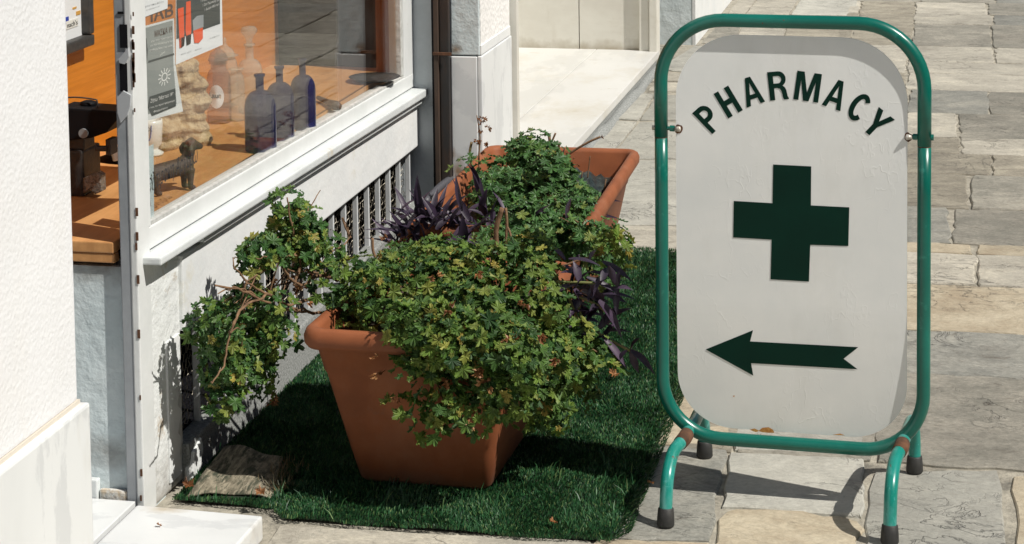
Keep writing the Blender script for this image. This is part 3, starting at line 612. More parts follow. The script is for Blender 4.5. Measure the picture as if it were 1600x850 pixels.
# roller shutter channel / downpipe
x0 = gy(677, 150, YR).x; x1 = gy(706, 150, YR).x; xm = gy(690, 150, YR).x; xk = gy(683, 150, YR).x
pipe = thing('metal_downpipe', 'rusty dark brown metal channel running down the wall beside the window', 'pipe', (x0, YR, 0))
MB().box((x0, YR-.01, -.01), (xk, YR-.002, TOPZ)).put('dark_gap', M['black'], pipe)
MB().box((xk, YR-.036, -.01), (xm, YR-.003, TOPZ)).put('rust_strip', M['pipe_edge'], pipe, bevel=.002)
MB().box((xm+.001, YR-.026, -.01), (x1-.001, YR-.003, TOPZ)).put('channel', M['pipe'], pipe, bevel=.004)
p = gy(700, 84, YR-.04); MB().box((xk-.002, YR-.041, p.z-.006), (x1+.01, YR-.0365, p.z+.004)).put('bracket', M['rust'], pipe, bevel=.001)
alley = mat('dull_lane_plaster', (.34,.33,.30), .9, (.42,.41,.38), 2, bump=.4, bscale=20)  # two unseen houses added to cut the sky light and deepen the shade
for nm_, lb_, a_, b_ in (('added_lane_house', 'unseen plain plastered house added right of the lane to cut sky light', (6.5, -6, -.04), (10, 24, 5.6)), ('added_lane_house', 'unseen plain plastered house added behind the viewer to deepen the shade', (-2.4, -8, -.04), (6.49, -4.2, 5.6))):
    ob = thing(nm_, lb_, 'building', ((a_[0]+b_[0])/2, (a_[1]+b_[1])/2, 0))
    MB().box(a_, b_).put('wall', alley, ob)
    for k_ in range(3):
        if a_[0] > 4: MB().box((6.47, 1+k_*4, 1.0), (6.51, 2+k_*4, 2.6)).put('shutter', M['blue_wash'], ob)
        else: MB().box((-1.6+k_*2, -4.21, .9), (-.8+k_*2, -4.17, 2.4)).put('shutter', M['blue_wash'], ob)
# ---- neighbouring entrance beyond the pilaster
nb = thing('neighbouring_entrance', 'sunlit cream marble doorway with raised platform beyond the shop pilaster', 'building', (XP, YQ, 0))
zpf = .075
e0 = gz(895, 228, zpf); e1 = gz(1036, 72, zpf); XPL = (e0.x+e1.x)/2
YM = gz(900, 76, zpf).y
X0 = XF-.6
# platform slabs (joint between the two rows)
jm0 = gz(860, 143.7, zpf); jm1 = gz(933, 75, zpf); XJm = (jm0.x+jm1.x)/2
YS0 = YR+.35
MB().prism([(XJm+.001, YQ+.02-.0, zpf), (e0.x+(e0.x-e1.x)/(e0.y-e1.y)*(YQ-e0.y), YQ+.02, zpf), (e1.x, YM, zpf), (XJm+.001, YM, zpf)], (0, 0, -.035)).put('platform_slab', M['marble_floor'], nb, bevel=.004)
MB().box((X0, YQ+.02, zpf-.035), (XJm-.001, gz(830, 126, zpf).y-.001, zpf)).put('platform_slab', M['marble_floor'], nb, bevel=.003)
MB().box((X0, gz(830, 126, zpf).y+.001, zpf-.035), (XJm-.001, YM, zpf)).put('platform_slab', M['marble_floor'], nb, bevel=.003)
xe0 = e0.x+(e0.x-e1.x)/(e0.y-e1.y)*(YR+.2-e0.y)
MB().prism([(XP+.01, YR+.2, zpf-.001), (xe0, YR+.2, zpf-.001), (e0.x+(e0.x-e1.x)/(e0.y-e1.y)*(YQ-e0.y), YQ+.018, zpf-.001), (XP+.01, YQ+.018, zpf-.001)], (0, 0, -.034)).put('platform_slab', M['marble_floor'], nb, bevel=.003)
MB().prism([(X0, YR+.22, -.02), (xe0-.012, YR+.22, -.02), (e1.x-.012, YM, -.02), (X0, YM, -.02)], (0, 0, zpf-.018)).put('platform_base', M['concrete'], nb)
fm = MB(); pth = [Vector((xe0-.005, YR+.22, .0)).lerp(Vector((e1.x+.0, YM, .0)), i/20) for i in range(21)]
fm.tube([p+Vector((random.uniform(-.004,.008), 0, random.uniform(-.012,-.002))) for p in pth], [random.uniform(.022,.034) for _ in pth], 8)
fm.put('mortar_fillet', M['concrete'], nb, smooth=True)
# jamb strip right of the pilaster, back marble wall, column, next pier
xs1 = gy(811, 150, YQ+.02).x
MB().box((XP-.06, YQ+.001, .0), (xs1, YQ+.03, TOPZ)).put('marble_jamb', M['marble_cream'], nb, bevel=.003)
wj = gy(905, 30, YM).x
xw = gz(1003, 74, zpf).x; xc = gy(1029, 60, YM).x
dirty_cream = stained_or_shaded(M['marble_cream'], 'grimy_cream_marble', [((xw, YM, zpf), (2.5, .3, .05), .7)], (.30,.25,.17))
MB().box((X0, YM, zpf-.03), (wj-.002, YM+.05, TOPZ)).put('marble_wall', dirty_cream, nb, bevel=.003)
MB().box((wj+.001, YM-.002, zpf-.03), (xw, YM+.05, TOPZ)).put('marble_wall', dirty_cream, nb, bevel=.003)
MB().box((xw+.002, YM-.03, zpf-.03), (xw+(xc-xw)*.55, YM+.05, TOPZ)).put('moulded_jamb', M['marble_cream'], nb, bevel=.006)
MB().box((xw+(xc-xw)*.55+.002, YM-.045, zpf-.03), (xc, YM+.05, TOPZ)).put('moulded_jamb', M['marble_cream'], nb, bevel=.006)
YK = gz(1060, 68).y; xk0 = gy(1030, 60, YK).x; xk1 = gy(1085, 60, YK).x
MB().box((xk0-.3, YK, -.01), (xk1, YK+6, TOPZ)).put('end_wall', M['blue_wash'], nb, bevel=.003)
MB().box((xk1-.01, YK-.002, -.01), (xk1+.006, YK+6, TOPZ)).put('end_wall_face', M['plaster'], nb)
MB().box((X0-.4, YR+.2, -.02), (X0, YM+.1, TOPZ)).put('inner_wall', M['marble_cream'], nb)
# doorstep of the near recess
zd = .045
d = [gz(250, 791, zd), gz(414, 802, zd)]
stp = MB().prism([(XF+.006, d[0].y, zd), (XF+.006, 2.4, zd), (d[1].x, 2.4, zd), (d[1].x, d[0].y-.01, zd)], (0, 0, -.05)).put('marble_doorstep', stained_or_shaded(M['marble'], 'doorstep_marble', [(gz(252, 795, zd), (.06, .03, .03), .7), (gz(418, 830, .02), (.03, .2, .04), .5)], (.42,.33,.2)), None, bevel=.005, seg=2)
tag(stp, 'white marble doorstep slab at the bottom left in front of the curled mat corner', 'doorstep')
MB().box((XF-.012, 2.4, -.004), (XF+.005, YP-.008, .026)).put('dark_joint', M['black'], shop)
# ================================================================ WINDOW DISPLAY
PW = gx(434, 20, XB).y
part(MB().box((XB-.02, YP+.02, ZS-.01), (XB, PW, 2.3)), 'display_back_board', M['orange_wood'])
part(MB().box((XB-.02, YP+.002, ZS-.024), (XF-.052, YR-.02, ZS)), 'display_shelf', M['shelf_wood'], bevel=.003)
part(MB().box((XB-.02, YP+.004, ZS-.045), (XF-.052, YP+.03, ZS-.025)), 'shelf_edge', M['shelf_wood'], bevel=.003)
part(MB().box((XB-.01, YP+.05, 0), (XB, YR-.03, ZS-.05)), 'shelf_panel', M['black'])
part(MB().box((XF-.20, YR-.03, ZS), (XF-.06, YR-.005, 2.3)), 'side_board', M['dark_room'])
part(MB().box((XF-.06, Y0+.001, zline(aL, aR, Y0)-.03), (XF-.0505, Y1, ZS+.0)), 'inner_rail', M['shelf_wood'])
a = gz(470, 118, ZS); part(MB().box((XB+.0, a.y+1.0, ZS), (XB+.05, a.y+1.08, 2.3)), 'wooden_upright', M['brown_wood'])
a = gy(590, 60, YR-.08); b_ = gy(612, 60, YR-.08)
part(MB().box((a.x, YR-.1, ZS), (b_.x, YR-.06, 2.3)), 'wooden_upright', M['brown_wood'])
def on_shelf(x, y): return gz(x, y, ZS+.0005)
def ppm(p): return F/((p-CAM).dot(-(RC@Vector((0,0,1)))))     # photo pixels per metre at a place
UP = Vector((0, 0, 1))
def oval_shoulder(r, h, neck_r, neck_h, lip=.0, n=6):
    pr = [(r*.0, 0), (r*.93, 0), (r, .004), (r, h*.72)]
    for i in range(1, n+1):
        t = i/n*pi/2; pr.append((neck_r+(r-neck_r)*cos(t), h*.72+(h*.28)*sin(t)))
    pr += [(neck_r, h+neck_h*.8), (neck_r*1.35+lip, h+neck_h*.86), (neck_r*1.35+lip, h+neck_h), (neck_r*.7, h+neck_h)]
    return pr
def bottle(name, label, cat, px, py, wpx, hpx, npx, m, group=None, neck=.3, stopper=None, lab=None):
    p = on_shelf(px, py); s = ppm(p); r = wpx/2/s; p = p+Vector((-.3, 1, 0)).normalized()*r*.9
    h = hpx/s; nh = npx/s
    t = thing(name, label, cat, p, group)
    MB().lathe(oval_shoulder(r, h, r*neck, nh), p, 28, cap=False).put('glass_body', m, t, smooth=True)
    if stopper == 'flat':
        z = p.z+h+nh
        MB().lathe([(r*neck*.7, -.01), (r*neck*.8, .012), (r*.35, .02), (r*.62, .032), (r*.66, .04), (r*.5, .048), (0.001, .05)], (p.x, p.y, z), 24).put('stopper', m, t, smooth=True)
    if stopper == 'lid':
        z = p.z+h+nh
        MB().lathe([(r*.75, -.012), (r*.78, .004), (r*.6, .018), (r*.25, .026), (r*.12, .034), (r*.16, .045), (.001, .052)], (p.x, p.y, z), 24).put('lid', m, t, smooth=True)
    return t, p, r, h
G = 'blue glass bottles in the window display'
bottle('blue_bottle', 'cobalt blue glass bottle nearest the shells, largest and front of three', 'bottle', 407, 240, 50, 96, 26, M['blue_glass'], G, .26)
bottle('blue_bottle', 'middle one of the three cobalt blue bottles behind the glass', 'bottle', 438, 221, 44, 90, 26, M['blue_glass'], G, .26)
bottle('blue_bottle', 'cobalt blue bottle farthest right beside the loose pestle', 'bottle', 474, 203, 40, 84, 26, M['blue_glass'], G, .26)
t, p, r, h = bottle('apothecary_jar', 'smoky apothecary jar with a white oval label reading Laur', 'jar', 342, 194, 38, 84, 16, M['jar_amber'], None, .62, 'lid')
# oval label on the jar
V = [p+Vector((0, 0, h*.52))]; n = 24; a0 = -pi/2+.15
for k_ in range(n):
    t_ = 2*pi*k_/n; a = a0+.62*cos(t_); V.append(p+Vector((cos(a)*(r+.0012), sin(a)*(r+.0012), h*.52+.032*sin(t_))))
V[0] = p+Vector((cos(a0)*(r+.0015), sin(a0)*(r+.0015), h*.52))
put('oval_label', V, [(0, 1+k_, 1+(k_+1) % n) for k_ in range(n)], M['paper'], t)
flat_text('label_lettering', 'Laur', p+Vector((-r*.42, -r*1.09, h*.5)), Vector((1, .08, 0)).normalized(), UP, r*.95, M['ink'], t, height=.014, offset=.02)
bottle('clear_bottle', 'plain clear glass bottle with frosted contents beside the labelled jar', 'bottle', 370, 190, 26, 72, 10, M['jar'], None, .7)
bottle('stoppered_bottle', 'tall clear bottle with a flat faceted glass stopper', 'bottle', 391, 178, 40, 84, 24, M['jar'], None, .32, 'flat')
bottle('clear_jar', 'wide clear jar with domed lid behind the carved stone', 'jar', 352, 168, 40, 74, 6, M['jar'], None, .8, 'lid')
bottle('alcove_jar', 'clear lidded glass jar half hidden behind the corner post', 'jar', 182, 222, 40, 100, 8, M['jar'], None, .8, 'lid')
# pestle
a = on_shelf(497, 158)+Vector((0, 0, .01)); b_ = on_shelf(528, 173)+Vector((0, 0, .012))
tag(MB().tube([a, a.lerp(b_, .5), b_.lerp(a, .12), b_, b_+(b_-a)*.04], [.006, .008, .014, .012, .004], 12).put('pestle', M['bronze'], smooth=True), 'brown pestle lying on the wooden shelf right of the blue bottles', 'pestle')
# dark dish
a = on_shelf(606, 130); tag(MB().lathe([(.001, 0), (.05, .002), (.075, .012), (.078, .014), (.05, .008), (.001, .006)], a+Vector((-.05,.03,0)), 28, cap=False).put('metal_dish', M['dark_iron'], smooth=True), 'small dark metal dish at the far end of the display shelf', 'dish')
# carved stone
p = on_shelf(292, 234); s = ppm(p)
mb = MB(); Hh = 138/s
for i in range(46):
    t = i/45; a = i*2.1
    rr = (.034*(1-t)**.6+.016)*random.uniform(.55, 1.45); c = p+Vector((-.045+.022*t+.022*sin(a), .05+.02*cos(a), Hh*t*.93))
    mb.lathe([(.001, -rr*.8), (rr*.7, -rr*.45), (rr, 0), (rr*.7, rr*.45), (.001, rr*.8)], c+Vector((cos(a), sin(a), 0))*rr*.55, 8)
o = mb.put('carved_stone', M['rock']); remesh(o, .0035, True)
tag(o, 'rough cream carved stone piece with fluted knobbly side behind the grey poster', 'ornament')
# dachshund figurine
p = on_shelf(270, 300); s = ppm(p); L_ = 68/s
def D(u, v, z): return p+Vector((u*1.0, v, z))
ax = (on_shelf(302, 300)-on_shelf(238, 312)); ax.z = 0; ax.normalize(); sd = Vector((-ax.y, ax.x, 0))
def Q(u, z, v=0): return p+ax*u+sd*v+Vector((0, 0, z))
mb = MB(); l = .055
mb.tube([Q(-l*1.2, .045), Q(-l, .05), Q(-l*.4, .052), Q(l*.3, .055), Q(l*.8, .062), Q(l*.95, .062)], [.008, .02, .021, .021, .022, .012], 12)
mb.tube([Q(l*.7, .068), Q(l*.85, .088), Q(l*.9, .1)], [.016, .013, .015], 10)
mb.tube([Q(l*.75, .104), Q(l*.95, .106), Q(l*1.25, .098), Q(l*1.5, .094)], [.011, .016, .010, .006], 10)
for v in (-.014, .014):
    mb.tube([Q(l*.8, .108, v), Q(l*.7, .095, v*1.4), Q(l*.72, .08, v*1.5)], [.005, .007, .004], 6)
    mb.tube([Q(l*.75, .05, v), Q(l*.72, .025, v), Q(l*.72, .006, v), Q(l*.95, .005, v)], [.011, .008, .007, .006], 8)
    mb.tube([Q(-l*.9, .048, v), Q(-l*1.0, .028, v), Q(-l*.9, .007, v), Q(-l*.7, .005, v)], [.013, .009, .007, .006], 8)
mb.tube([Q(-l*1.15, .048), Q(-l*1.5, .04), Q(-l*1.8, .045)], [.006, .005, .003], 6)
o = mb.put('dachshund_figurine', M['bronze']); remesh(o, .0028, True); tag(o, 'dark brown iron dachshund figurine standing on the shelf behind the lettering', 'figurine')
# white ceramic cup
p = on_shelf(236, 246); t = thing('ceramic_cup', 'white ceramic pharmacy pot with blue line emblem at the window edge', 'pot', p)
MB().lathe([(.001, 0), (.03, 0), (.032, .006), (.018, .014), (.02, .02), (.028, .03), (.031, .08), (.03, .09), (.026, .09), (.024, .03)], p+Vector((-.012, .03, 0)), 24, cap=False).put('body', M['ceramic'], t, smooth=True)
q = p+Vector((-.012, .03, 0)); ring = [q+Vector((cos(a)*.0315, sin(a)*.0315, 0))+UP*z for a, z in ((-1.9,.075),(-1.7,.05),(-1.45,.04),(-1.2,.05),(-1.1,.08))]
MB().tube(smooth_path(ring, 4), .0011, 6).put('emblem', M['blue_ink'], t)
flat_text('emblem_lettering', 'CHOL', q+Vector((-.016, -.033, .066)), Vector((1, .05, 0)).normalized(), UP, .034, M['ink'], t, height=.011)
# apothecary scales in the alcove
p = on_shelf(140, 318); p.y += .06
sca = thing('pharmacy_scale', 'black antique weighing scale with arched wire handle on the shelf', 'scale', p)
def A(x, y, dy=0): return gy(x, y, p.y+dy)
b0 = A(108, 322); 
MB().box((b0.x-.05, p.y, ZS), (A(131, 300).x, p.y+.1, A(110, 235).z)).put('base_block', M['dark_iron'], sca, bevel=.006)
MB().box((A(112, 200).x-.05, p.y+.01, A(110, 236).z), (A(128, 200).x, p.y+.07, A(110, 190).z)).put('column', M['dark_iron'], sca, bevel=.004)
MB().prism([A(92, 168), A(184, 168+6), A(184, 186), A(165, 208), A(142, 216), A(92, 222)], (0, .08, 0)).put('beam_housing', M['black'], sca, bevel=.004)
c = A(131, 208, -.004); MB().lathe([(.001, 0), (.011, 0), (.011, .004), (.001, .004)], (0,0,0), 20).v
MB().lathe([(.001, 0), (.011, 0), (.011, .005), (.001, .005)], c, 20, M=Matrix.Rotation(pi/2, 3, 'X')).put('dial', M['post_grey'], sca)
pts = [A(96, 153, .03), A(120, 152, .03), A(146, 155, .03), A(152, 159, .03), A(152, 180, .03)]
MB().tube(smooth_path(pts, 5), .0018, 8).put('handle', M['dark_iron'], sca, smooth=True)
c = A(138, 162, .05); MB().lathe([(.012, -.03), (.012, -.006), (.019, -.004), (.019, .004), (.008, .008), (.001, .008)], c, 20).put('knob', M['black'], sca, smooth=True)
MB().tube([A(150, 232), A(168, 232)], .007, 8).put('arm', M['dark_iron'], sca)
MB().box((A(165, 240).x, p.y+.0, A(165, 243).z), (A(173, 240).x, p.y+.04, A(165, 218).z)).put('arm_block', M['dark_iron'], sca, bevel=.002)
c = A(146, 302); 
MB().prism([A(130, 278, -.01), A(150, 270, -.01), A(157, 275, -.01), A(158, 300, -.01), A(148, 304, -.01), A(140, 296, -.01), A(130, 302, -.01)], (0, .03, 0)).put('filigree_foot', M['silver'], sca, bevel=.002)
# small white paper ornament
tag(MB().prism([gx(172, 236, XB+.2), gx(188, 226, XB+.2), gx(186, 250, XB+.2), gx(176, 252, XB+.2)], (.006, 0, 0)).put('paper_flower', M['paper'], bevel=.002), 'small crumpled white paper flower behind the corner post', 'ornament')
p = on_shelf(170, 262); tag(MB().tube([p+Vector((-.03,0,.018)), p+Vector((0,.0,.022)), p+Vector((.03,.0,.018)), p+Vector((.06,.02,.01))], [.006,.013,.010,.006], 10).put('dark_scoop', M['black'], smooth=True), 'short black scoop lying on the shelf beside the scale', 'scoop')
# framed picture on the back board
pf = thing('framed_picture', 'colourful picture in a dark wooden frame hanging on the orange board', 'picture', gx(120, 60, XB))
yA, zA = YZ(107, 68, XB+.03); yB, zB = YZ(146, 70, XB+.03); yi, zi = YZ(134, 47, XB+.02)
z0 = zB; yl = yB-.42
MB().box((XB+.001, yl, z0), (XB+.035, yB, z0+.028)).put('frame_bar', M['dark_iron'], pf, bevel=.006)
MB().box((XB+.001, yB-.028, z0+.029), (XB+.035, yB, z0+.42)).put('frame_bar', M['dark_iron'], pf, bevel=.006)
MB().box((XB+.001, yl, z0+.02), (XB+.012, yB-.02, z0+.42)).put('print', M['paper'], pf)
for i in range(14):
    yy = yB-.05-random.uniform(0, .16); zz = z0+.05+random.uniform(0, .2)
    MB().box((XB+.012, yy, zz), (XB+.0135, yy+random.uniform(.006, .03), zz+random.uniform(.004, .02))).put('print_motif', random.choice([M['gold'], M['blue_ink'], M['ink_brown'], M['gold']]), pf)
MB().box((XB+.012, yB-.12, z0+.055), (XB+.0136, yB-.05, z0+.075)).put('print_plate', M['ceramic'], pf)
flat_text('print_lettering', 'nach’s', Vector((XB+.0145, yB-.115, z0+.059)), Vector((0,1,0)), UP, .06, M['ink'], pf, height=.012)
# posters stuck inside the glass
XG = XF-.0185
def gq(x, y, d=0): return gx(x, y, XG+d)
def sheet(name, pts, m, parent=None, d=0, th=.0006): return MB().prism([gq(x, y, d) for x, y in pts], (-th, 0, 0)).put(name, m, parent)
def on_sheet(name, body, x0, y0, x1, y1, hpx, m, parent, d=.0006, shear=0, offset=0):
    a = gq(x0, y0, d); b_ = gq(x1, y1, d); e = b_-a; wdt = e.length; e.normalize(); top = gq(x0, y0-hpx, d)
    return flat_text(name, body, a, e, UP, wdt, m, parent, shear=shear, offset=offset, height=(top-a).length)
ps = thing('grey_poster', 'grey printed poster with a white sun symbol, left side of the window', 'poster', gq(246, 190))
sheet('sheet', [(221, 42), (272, 28), (274, 100), (286, 174), (222, 191)], M['paper'], ps)
sheet('print_area', [(222, 45), (270, 32), (271, 100), (276, 162), (224, 181)], M['paper_grey'], ps, .0007)
on_sheet('heading', 'ΜΑΣΚΑ 19', 242, 58, 269, 50, 10, M['ink_brown'], ps, .0014)
for i in range(4): on_sheet('small_print', ['για την προστασία', 'και την ενυδάτωση της', 'επιδερμίδας σας κάθε', 'μέρα'][i], [236, 235, 234, 250][i], 66+i*7, [270, 270, 270, 258][i], 58+i*7+(3 if i == 3 else 0), 3.2, M['ink_white'], ps, .0014)
sheet('rule', [(232, 95), (272, 83), (272, 86), (232, 98)], M['ink_dark'], ps, .0014, .0003)
sc_ = gq(257, 120, .0014)
MB().add(*(lambda: ([sc_+Vector((0, cos(a)*r_*1.9, sin(a)*r_)) for r_ in (.0065, .0095) for a in [2*pi*k_/20 for k_ in range(20)]], [(k_, (k_+1) % 20, 20+(k_+1) % 20, 20+k_) for k_ in range(20)]))()).put('sun_ring', M['ink_white'], ps)
for k_ in range(12):
    a = 2*pi*k_/12; d0 = Vector((0, cos(a)*1.9, sin(a))); n0 = Vector((0, -sin(a)*1.9, cos(a)))
    MB().add([sc_+d0*.011-n0*.0012, sc_+d0*.019-n0*.0012, sc_+d0*.019+n0*.0012, sc_+d0*.011+n0*.0012], [(0,1,2,3)]).put('sun_ray', M['ink_white'], ps)
sheet('silhouette', [(222, 56), (229, 60), (231, 80), (229, 104), (222, 106)], M['ink_dark'], ps, .0014, .0003)
sheet('caption_box', [(234, 151), (274, 138), (275, 166), (238, 181), (231, 168)], M['ink_dark'], ps, .0014, .0003)
on_sheet('caption', 'Ζήτω "Μάσκα 19"', 235, 161, 271, 149, 6, M['ink_white'], ps, .002, shear=.2)
on_sheet('small_print', 'σας το προσφέρουμε', 234, 170, 273, 158, 3, M['ink_white'], ps, .002)
on_sheet('small_print', 'Φαρμακείο', 240, 176, 262, 169, 3, M['ink_white'], ps, .002)
po = thing('cosmetics_poster', 'white bordered poster with orange tubes and jar on dark print', 'poster', gq(310, 80))
sheet('sheet', [(275, -30), (346, -52), (348, 70), (275, 101)], M['paper'], po, .0022)
sheet('dark_print', [(276, -30), (343, -50), (344, 37), (276, 61)], M['ink_dark'], po, .0030)
for pts, m_ in (([(278,14),(287,11),(288,52),(286,73),(281,75),(280,50)], 'orange_print'), ([(280,60),(289,57),(288,71),(283,75)], 'black'), ([(291,3),(298,1),(299,48),(297,68),(293,70),(290,48)], 'orange_print'), ([(291,56),(299,53),(298,68),(292,71)], 'black'), ([(302,48),(317,43),(317,60),(311,67),(304,67)], 'orange_print'), ([(301,32),(308,25),(318,23),(318,42),(302,48)], 'post_grey')):
    sheet('printed_'+('jar_lid' if m_ == 'post_grey' else 'tube'), pts, M[m_], po, .0037, .0003)
for i, s_ in enumerate(('1 αγορά προϊόντος', '1 Σετ Περιποίησης', '1 Δώρο Μάσκα')): on_sheet('small_print', s_, 314+i*3, 3+i*7, 342, -6+i*7, 4, M['ink_white'], po, .0037)
for x_, y_, x2 in ((283, 86, 291), (293, 83, 299), (305, 79, 315)): on_sheet('small_print', 'κρέμα', x_, y_, x2, y_-3, 2.4, M['ink_grey'], po, .0030)
on_sheet('small_print', 'www.korres', 332, 54, 343, 50, 3, M['ink_grey'], po, .003) if False else on_sheet('small_print', 'φυσικά προϊόντα', 328, 61, 343, 56, 2.6, M['ink_grey'], po, .003)
pt = thing('white_notice', 'plain white notice at the top left corner of the window', 'poster', gq(240, 10))
sheet('sheet', [(219, -40), (262, -50), (262, 13), (220, 29)], M['paper'], pt, .0022)
on_sheet('small_print', 'ανακοίνωση προς πελάτες', 222, 13, 256, 3, 3, M['ink_grey'], pt, .003); on_sheet('small_print', 'του φαρμακείου μας', 228, 17, 250, 10, 2.5, M['ink_grey'], pt, .003)
pb = thing('orange_notice', 'orange notice with brown capital letters between the white and grey papers', 'poster', gq(245, 30))
sheet('sheet', [(221, 10), (273, -6), (273, 28), (221, 42)], mat('orange_film', (.62,.20,.03), .5), pb, .0)
on_sheet('lettering', 'ΓΙΑΒ', 222, 38, 271, 24, 20, M['ink_brown'], pb, .0009, offset=.02)
pc = thing('phone_sticker', 'narrow pale blue sticker with a drawn phone outline at the lower left of the window', 'sticker', gq(230, 350))
sheet('sheet', [(224.5, 232), (240, 225), (241, 352), (226, 362)], M['paper_pale'], pc, .0)
sheet('phone_outline', [(225, 324), (234, 319), (229, 270), (231, 269), (236, 322), (225, 328)], M['ink'], pc, .0009, .0003)
on_sheet('lettering', 'ΩΡΟΣ', 226, 355, 238, 349, 8, M['ink_dark'], pc, .0009)
# ================================================================ GRASS MAT
mx1 = MATS_RX; my0 = gz(700, 838).y; my1 = gz(1040, 393).y; mx0 = XF+.03
mt = thing('artificial_grass_mat', 'dark green artificial grass mat lying along the shop wall', 'mat', ((mx0+mx1)/2, my0, 0))
def mat_front(x):        # near edge, follows the photograph: cut diagonally at the right corner
    pa, pb_ = gz(425, 814), gz(960, 853)
    t = (x-pa.x)/(pb_.x-pa.x); y = pa.y+(pb_.y-pa.y)*t
    if x < pa.x: y = gz(300, 789).y
    r_ = .07
    if x > mx1-r_+0: y += (r_-sqrt(max(0, r_*r_-(x-mx1+r_)**2)))*.9
    return y
ed = [(mx0+(mx1-mx0)*i/30) for i in range(31)]
polyb = [(min(x, mx1-.022), mat_front(x)+.022, .004) for x in ed]+[(mx1-.022, my1, .006), (mx0, my1, .006)]
poly = [(x, mat_front(x)+random.uniform(-.006,.006)+.006*sin(x*23), .006) for x in ed]+[(mx1-.01, my1, .006), (mx0, my1, .006)]
MB().prism(polyb, (0, 0, -.005)).put('backing', M['mat_base'], mt)
# curled corner showing the woven backing
c00 = gz(291, 778, .006); c01 = gz(350, 694, .045); c10 = gz(425, 780, .007); c11 = gz(442, 716, .014)
V = []; nu, nv = 16, 12
def flap(u, v, off=0):
    p = (c00*(1-u)+c10*u)*(1-v)+(c01*(1-u)+c11*u)*v
    h = .007*sin(pi*min(1, u*1.05))**.8*(1-.3*v)+.004*sin(u*9+v*5)
    return p+Vector((0, .02*sin(u*pi)*(1-v), h+off))
for lay in (0, -.004):
    for i in range(nu+1):
        for j in range(nv+1): V.append(flap(i/nu, j/nv, lay))
N1 = (nu+1)*(nv+1); Fs = []
for lay in (0, 1):
    for i in range(nu):
        for j in range(nv):
            a = lay*N1+i*(nv+1)+j; Fs.append((a, a+nv+1, a+nv+2, a+1) if not lay else (a, a+1, a+nv+2, a+nv+1))
for i in range(nu): a = i*(nv+1); Fs.append((a, a+N1, a+N1+nv+1, a+nv+1)); a += nv; Fs.append((a, a+nv+1, a+N1+nv+1, a+N1))
for j in range(nv): a = j; Fs.append((a, a+1, a+1+N1, a+N1)); a = nu*(nv+1)+j; Fs.append((a, a+N1, a+N1+1, a+1))
put('curled_corner', V, Fs, M['backing'], mt, smooth=True)
def in_poly(x, y, P):
    r = np.zeros(len(x), bool); n = len(P)
    for i in range(n):
        x1_, y1_ = P[i]; x2_, y2_ = P[(i+1) % n]
        c = ((y1_ > y) != (y2_ > y)) & (x < (x2_-x1_)*(y-y1_)/(y2_-y1_+1e-12)+x1_); r ^= c
    return r
def blades(n, region, hmin, hmax, name, wd=.0016, lean=.5, z0=.006):
    xs = rng.uniform(region[0], region[1], n); u = rng.uniform(0, 1, n)**1.25
    ys = region[2]+(region[3]-region[2])*u
    P = [(p[0], p[1]) for p in poly]; P = [(x, y) for x, y in P]
    k = in_poly(xs, ys, P) & ~in_poly(xs, ys, [(p.x, p.y) for p in (c00, c10, c11, c01)])
    xs, ys = xs[k], ys[k]; n = len(xs)
    edge = (xs > mx1-.03)
    # clumpy pile direction
    ph = np.sin(xs*31)+np.sin(ys*23+2)+np.sin((xs+ys)*17)
    a = ph*1.2+rng.normal(0, 1.0, n); h = rng.uniform(hmin, hmax, n)*(1+.15*np.sin(xs*47)*np.sin(ys*39)); ln = rng.uniform(.1, lean, n); a = np.where(edge, rng.normal(-.3, .6, n), a); ln = np.where(edge, ln+.5, ln)
    t = rng.uniform(0, 2*pi, n); dx, dy = np.cos(t)*wd, np.sin(t)*wd
    b0 = np.stack([xs-dx, ys-dy, np.full(n, z0)], 1); b1 = np.stack([xs+dx, ys+dy, np.full(n, z0)], 1)
    mxy = np.stack([xs+np.cos(a)*h*ln*.5, ys+np.sin(a)*h*ln*.5, z0+h*.62], 1); off = np.stack([dx*.8, dy*.8, 0*dx], 1)
    tip = np.stack([xs+np.cos(a)*h*ln*1.3, ys+np.sin(a)*h*ln*1.3, z0+h], 1)
    V = np.stack([b0, b1, mxy+off, mxy-off, tip], 1).reshape(-1, 3)
    me = bpy.data.meshes.new(name); me.vertices.add(5*n); me.vertices.foreach_set('co', V.ravel().astype(np.float32))
    me.loops.add(7*n); me.polygons.add(2*n)
    base = (np.arange(n)*5)[:, None]
    me.loops.foreach_set('vertex_index', (base+np.array([0,1,2,3,3,2,4])).ravel().astype(np.int32))
    st_ = np.stack([np.arange(n)*7, np.arange(n)*7+4], 1).ravel(); tt = np.tile([4, 3], n)
    me.polygons.foreach_set('loop_start', st_.astype(np.int32)); me.polygons.foreach_set('loop_total', tt.astype(np.int32))
    me.update(calc_edges=True); me.materials.append(M['grass'])
    return tag(place(name, me, Vector((0,0,0)), mt), kind='stuff')
blades(190000, (mx0, mx1, my0-.1, my1), .005, .0105, 'grass_pile', .0014)
blades(1000, (mx0, mx1, my0-.05, my0+.5), .018, .034, 'long_grass_blades', .0013, .8)
# dry frayed tuft along the fold of the mat
tf = MB()
for i in range(260):
    t = random.random(); p = c11.lerp(c10, t*.9)+Vector((random.gauss(.01, .018), random.gauss(0, .012), 0)); p.z = .008; a = random.uniform(0, 2*pi); h = random.uniform(.008, .03)
    d_ = Vector((cos(a), sin(a), 0)); q = p+d_*h*.7+UP*h; sd_ = Vector((-d_.y, d_.x, 0))*.0011
    tf.add([p-sd_, p+sd_, q], [(0, 1, 2)])
tag(tf.put('frayed_tuft', leaf_mat('straw_fibres', [(0,(.07,.08,.03)),(.5,(.18,.14,.07)),(1,(.30,.2,.1))], .2), mt), kind='stuff')
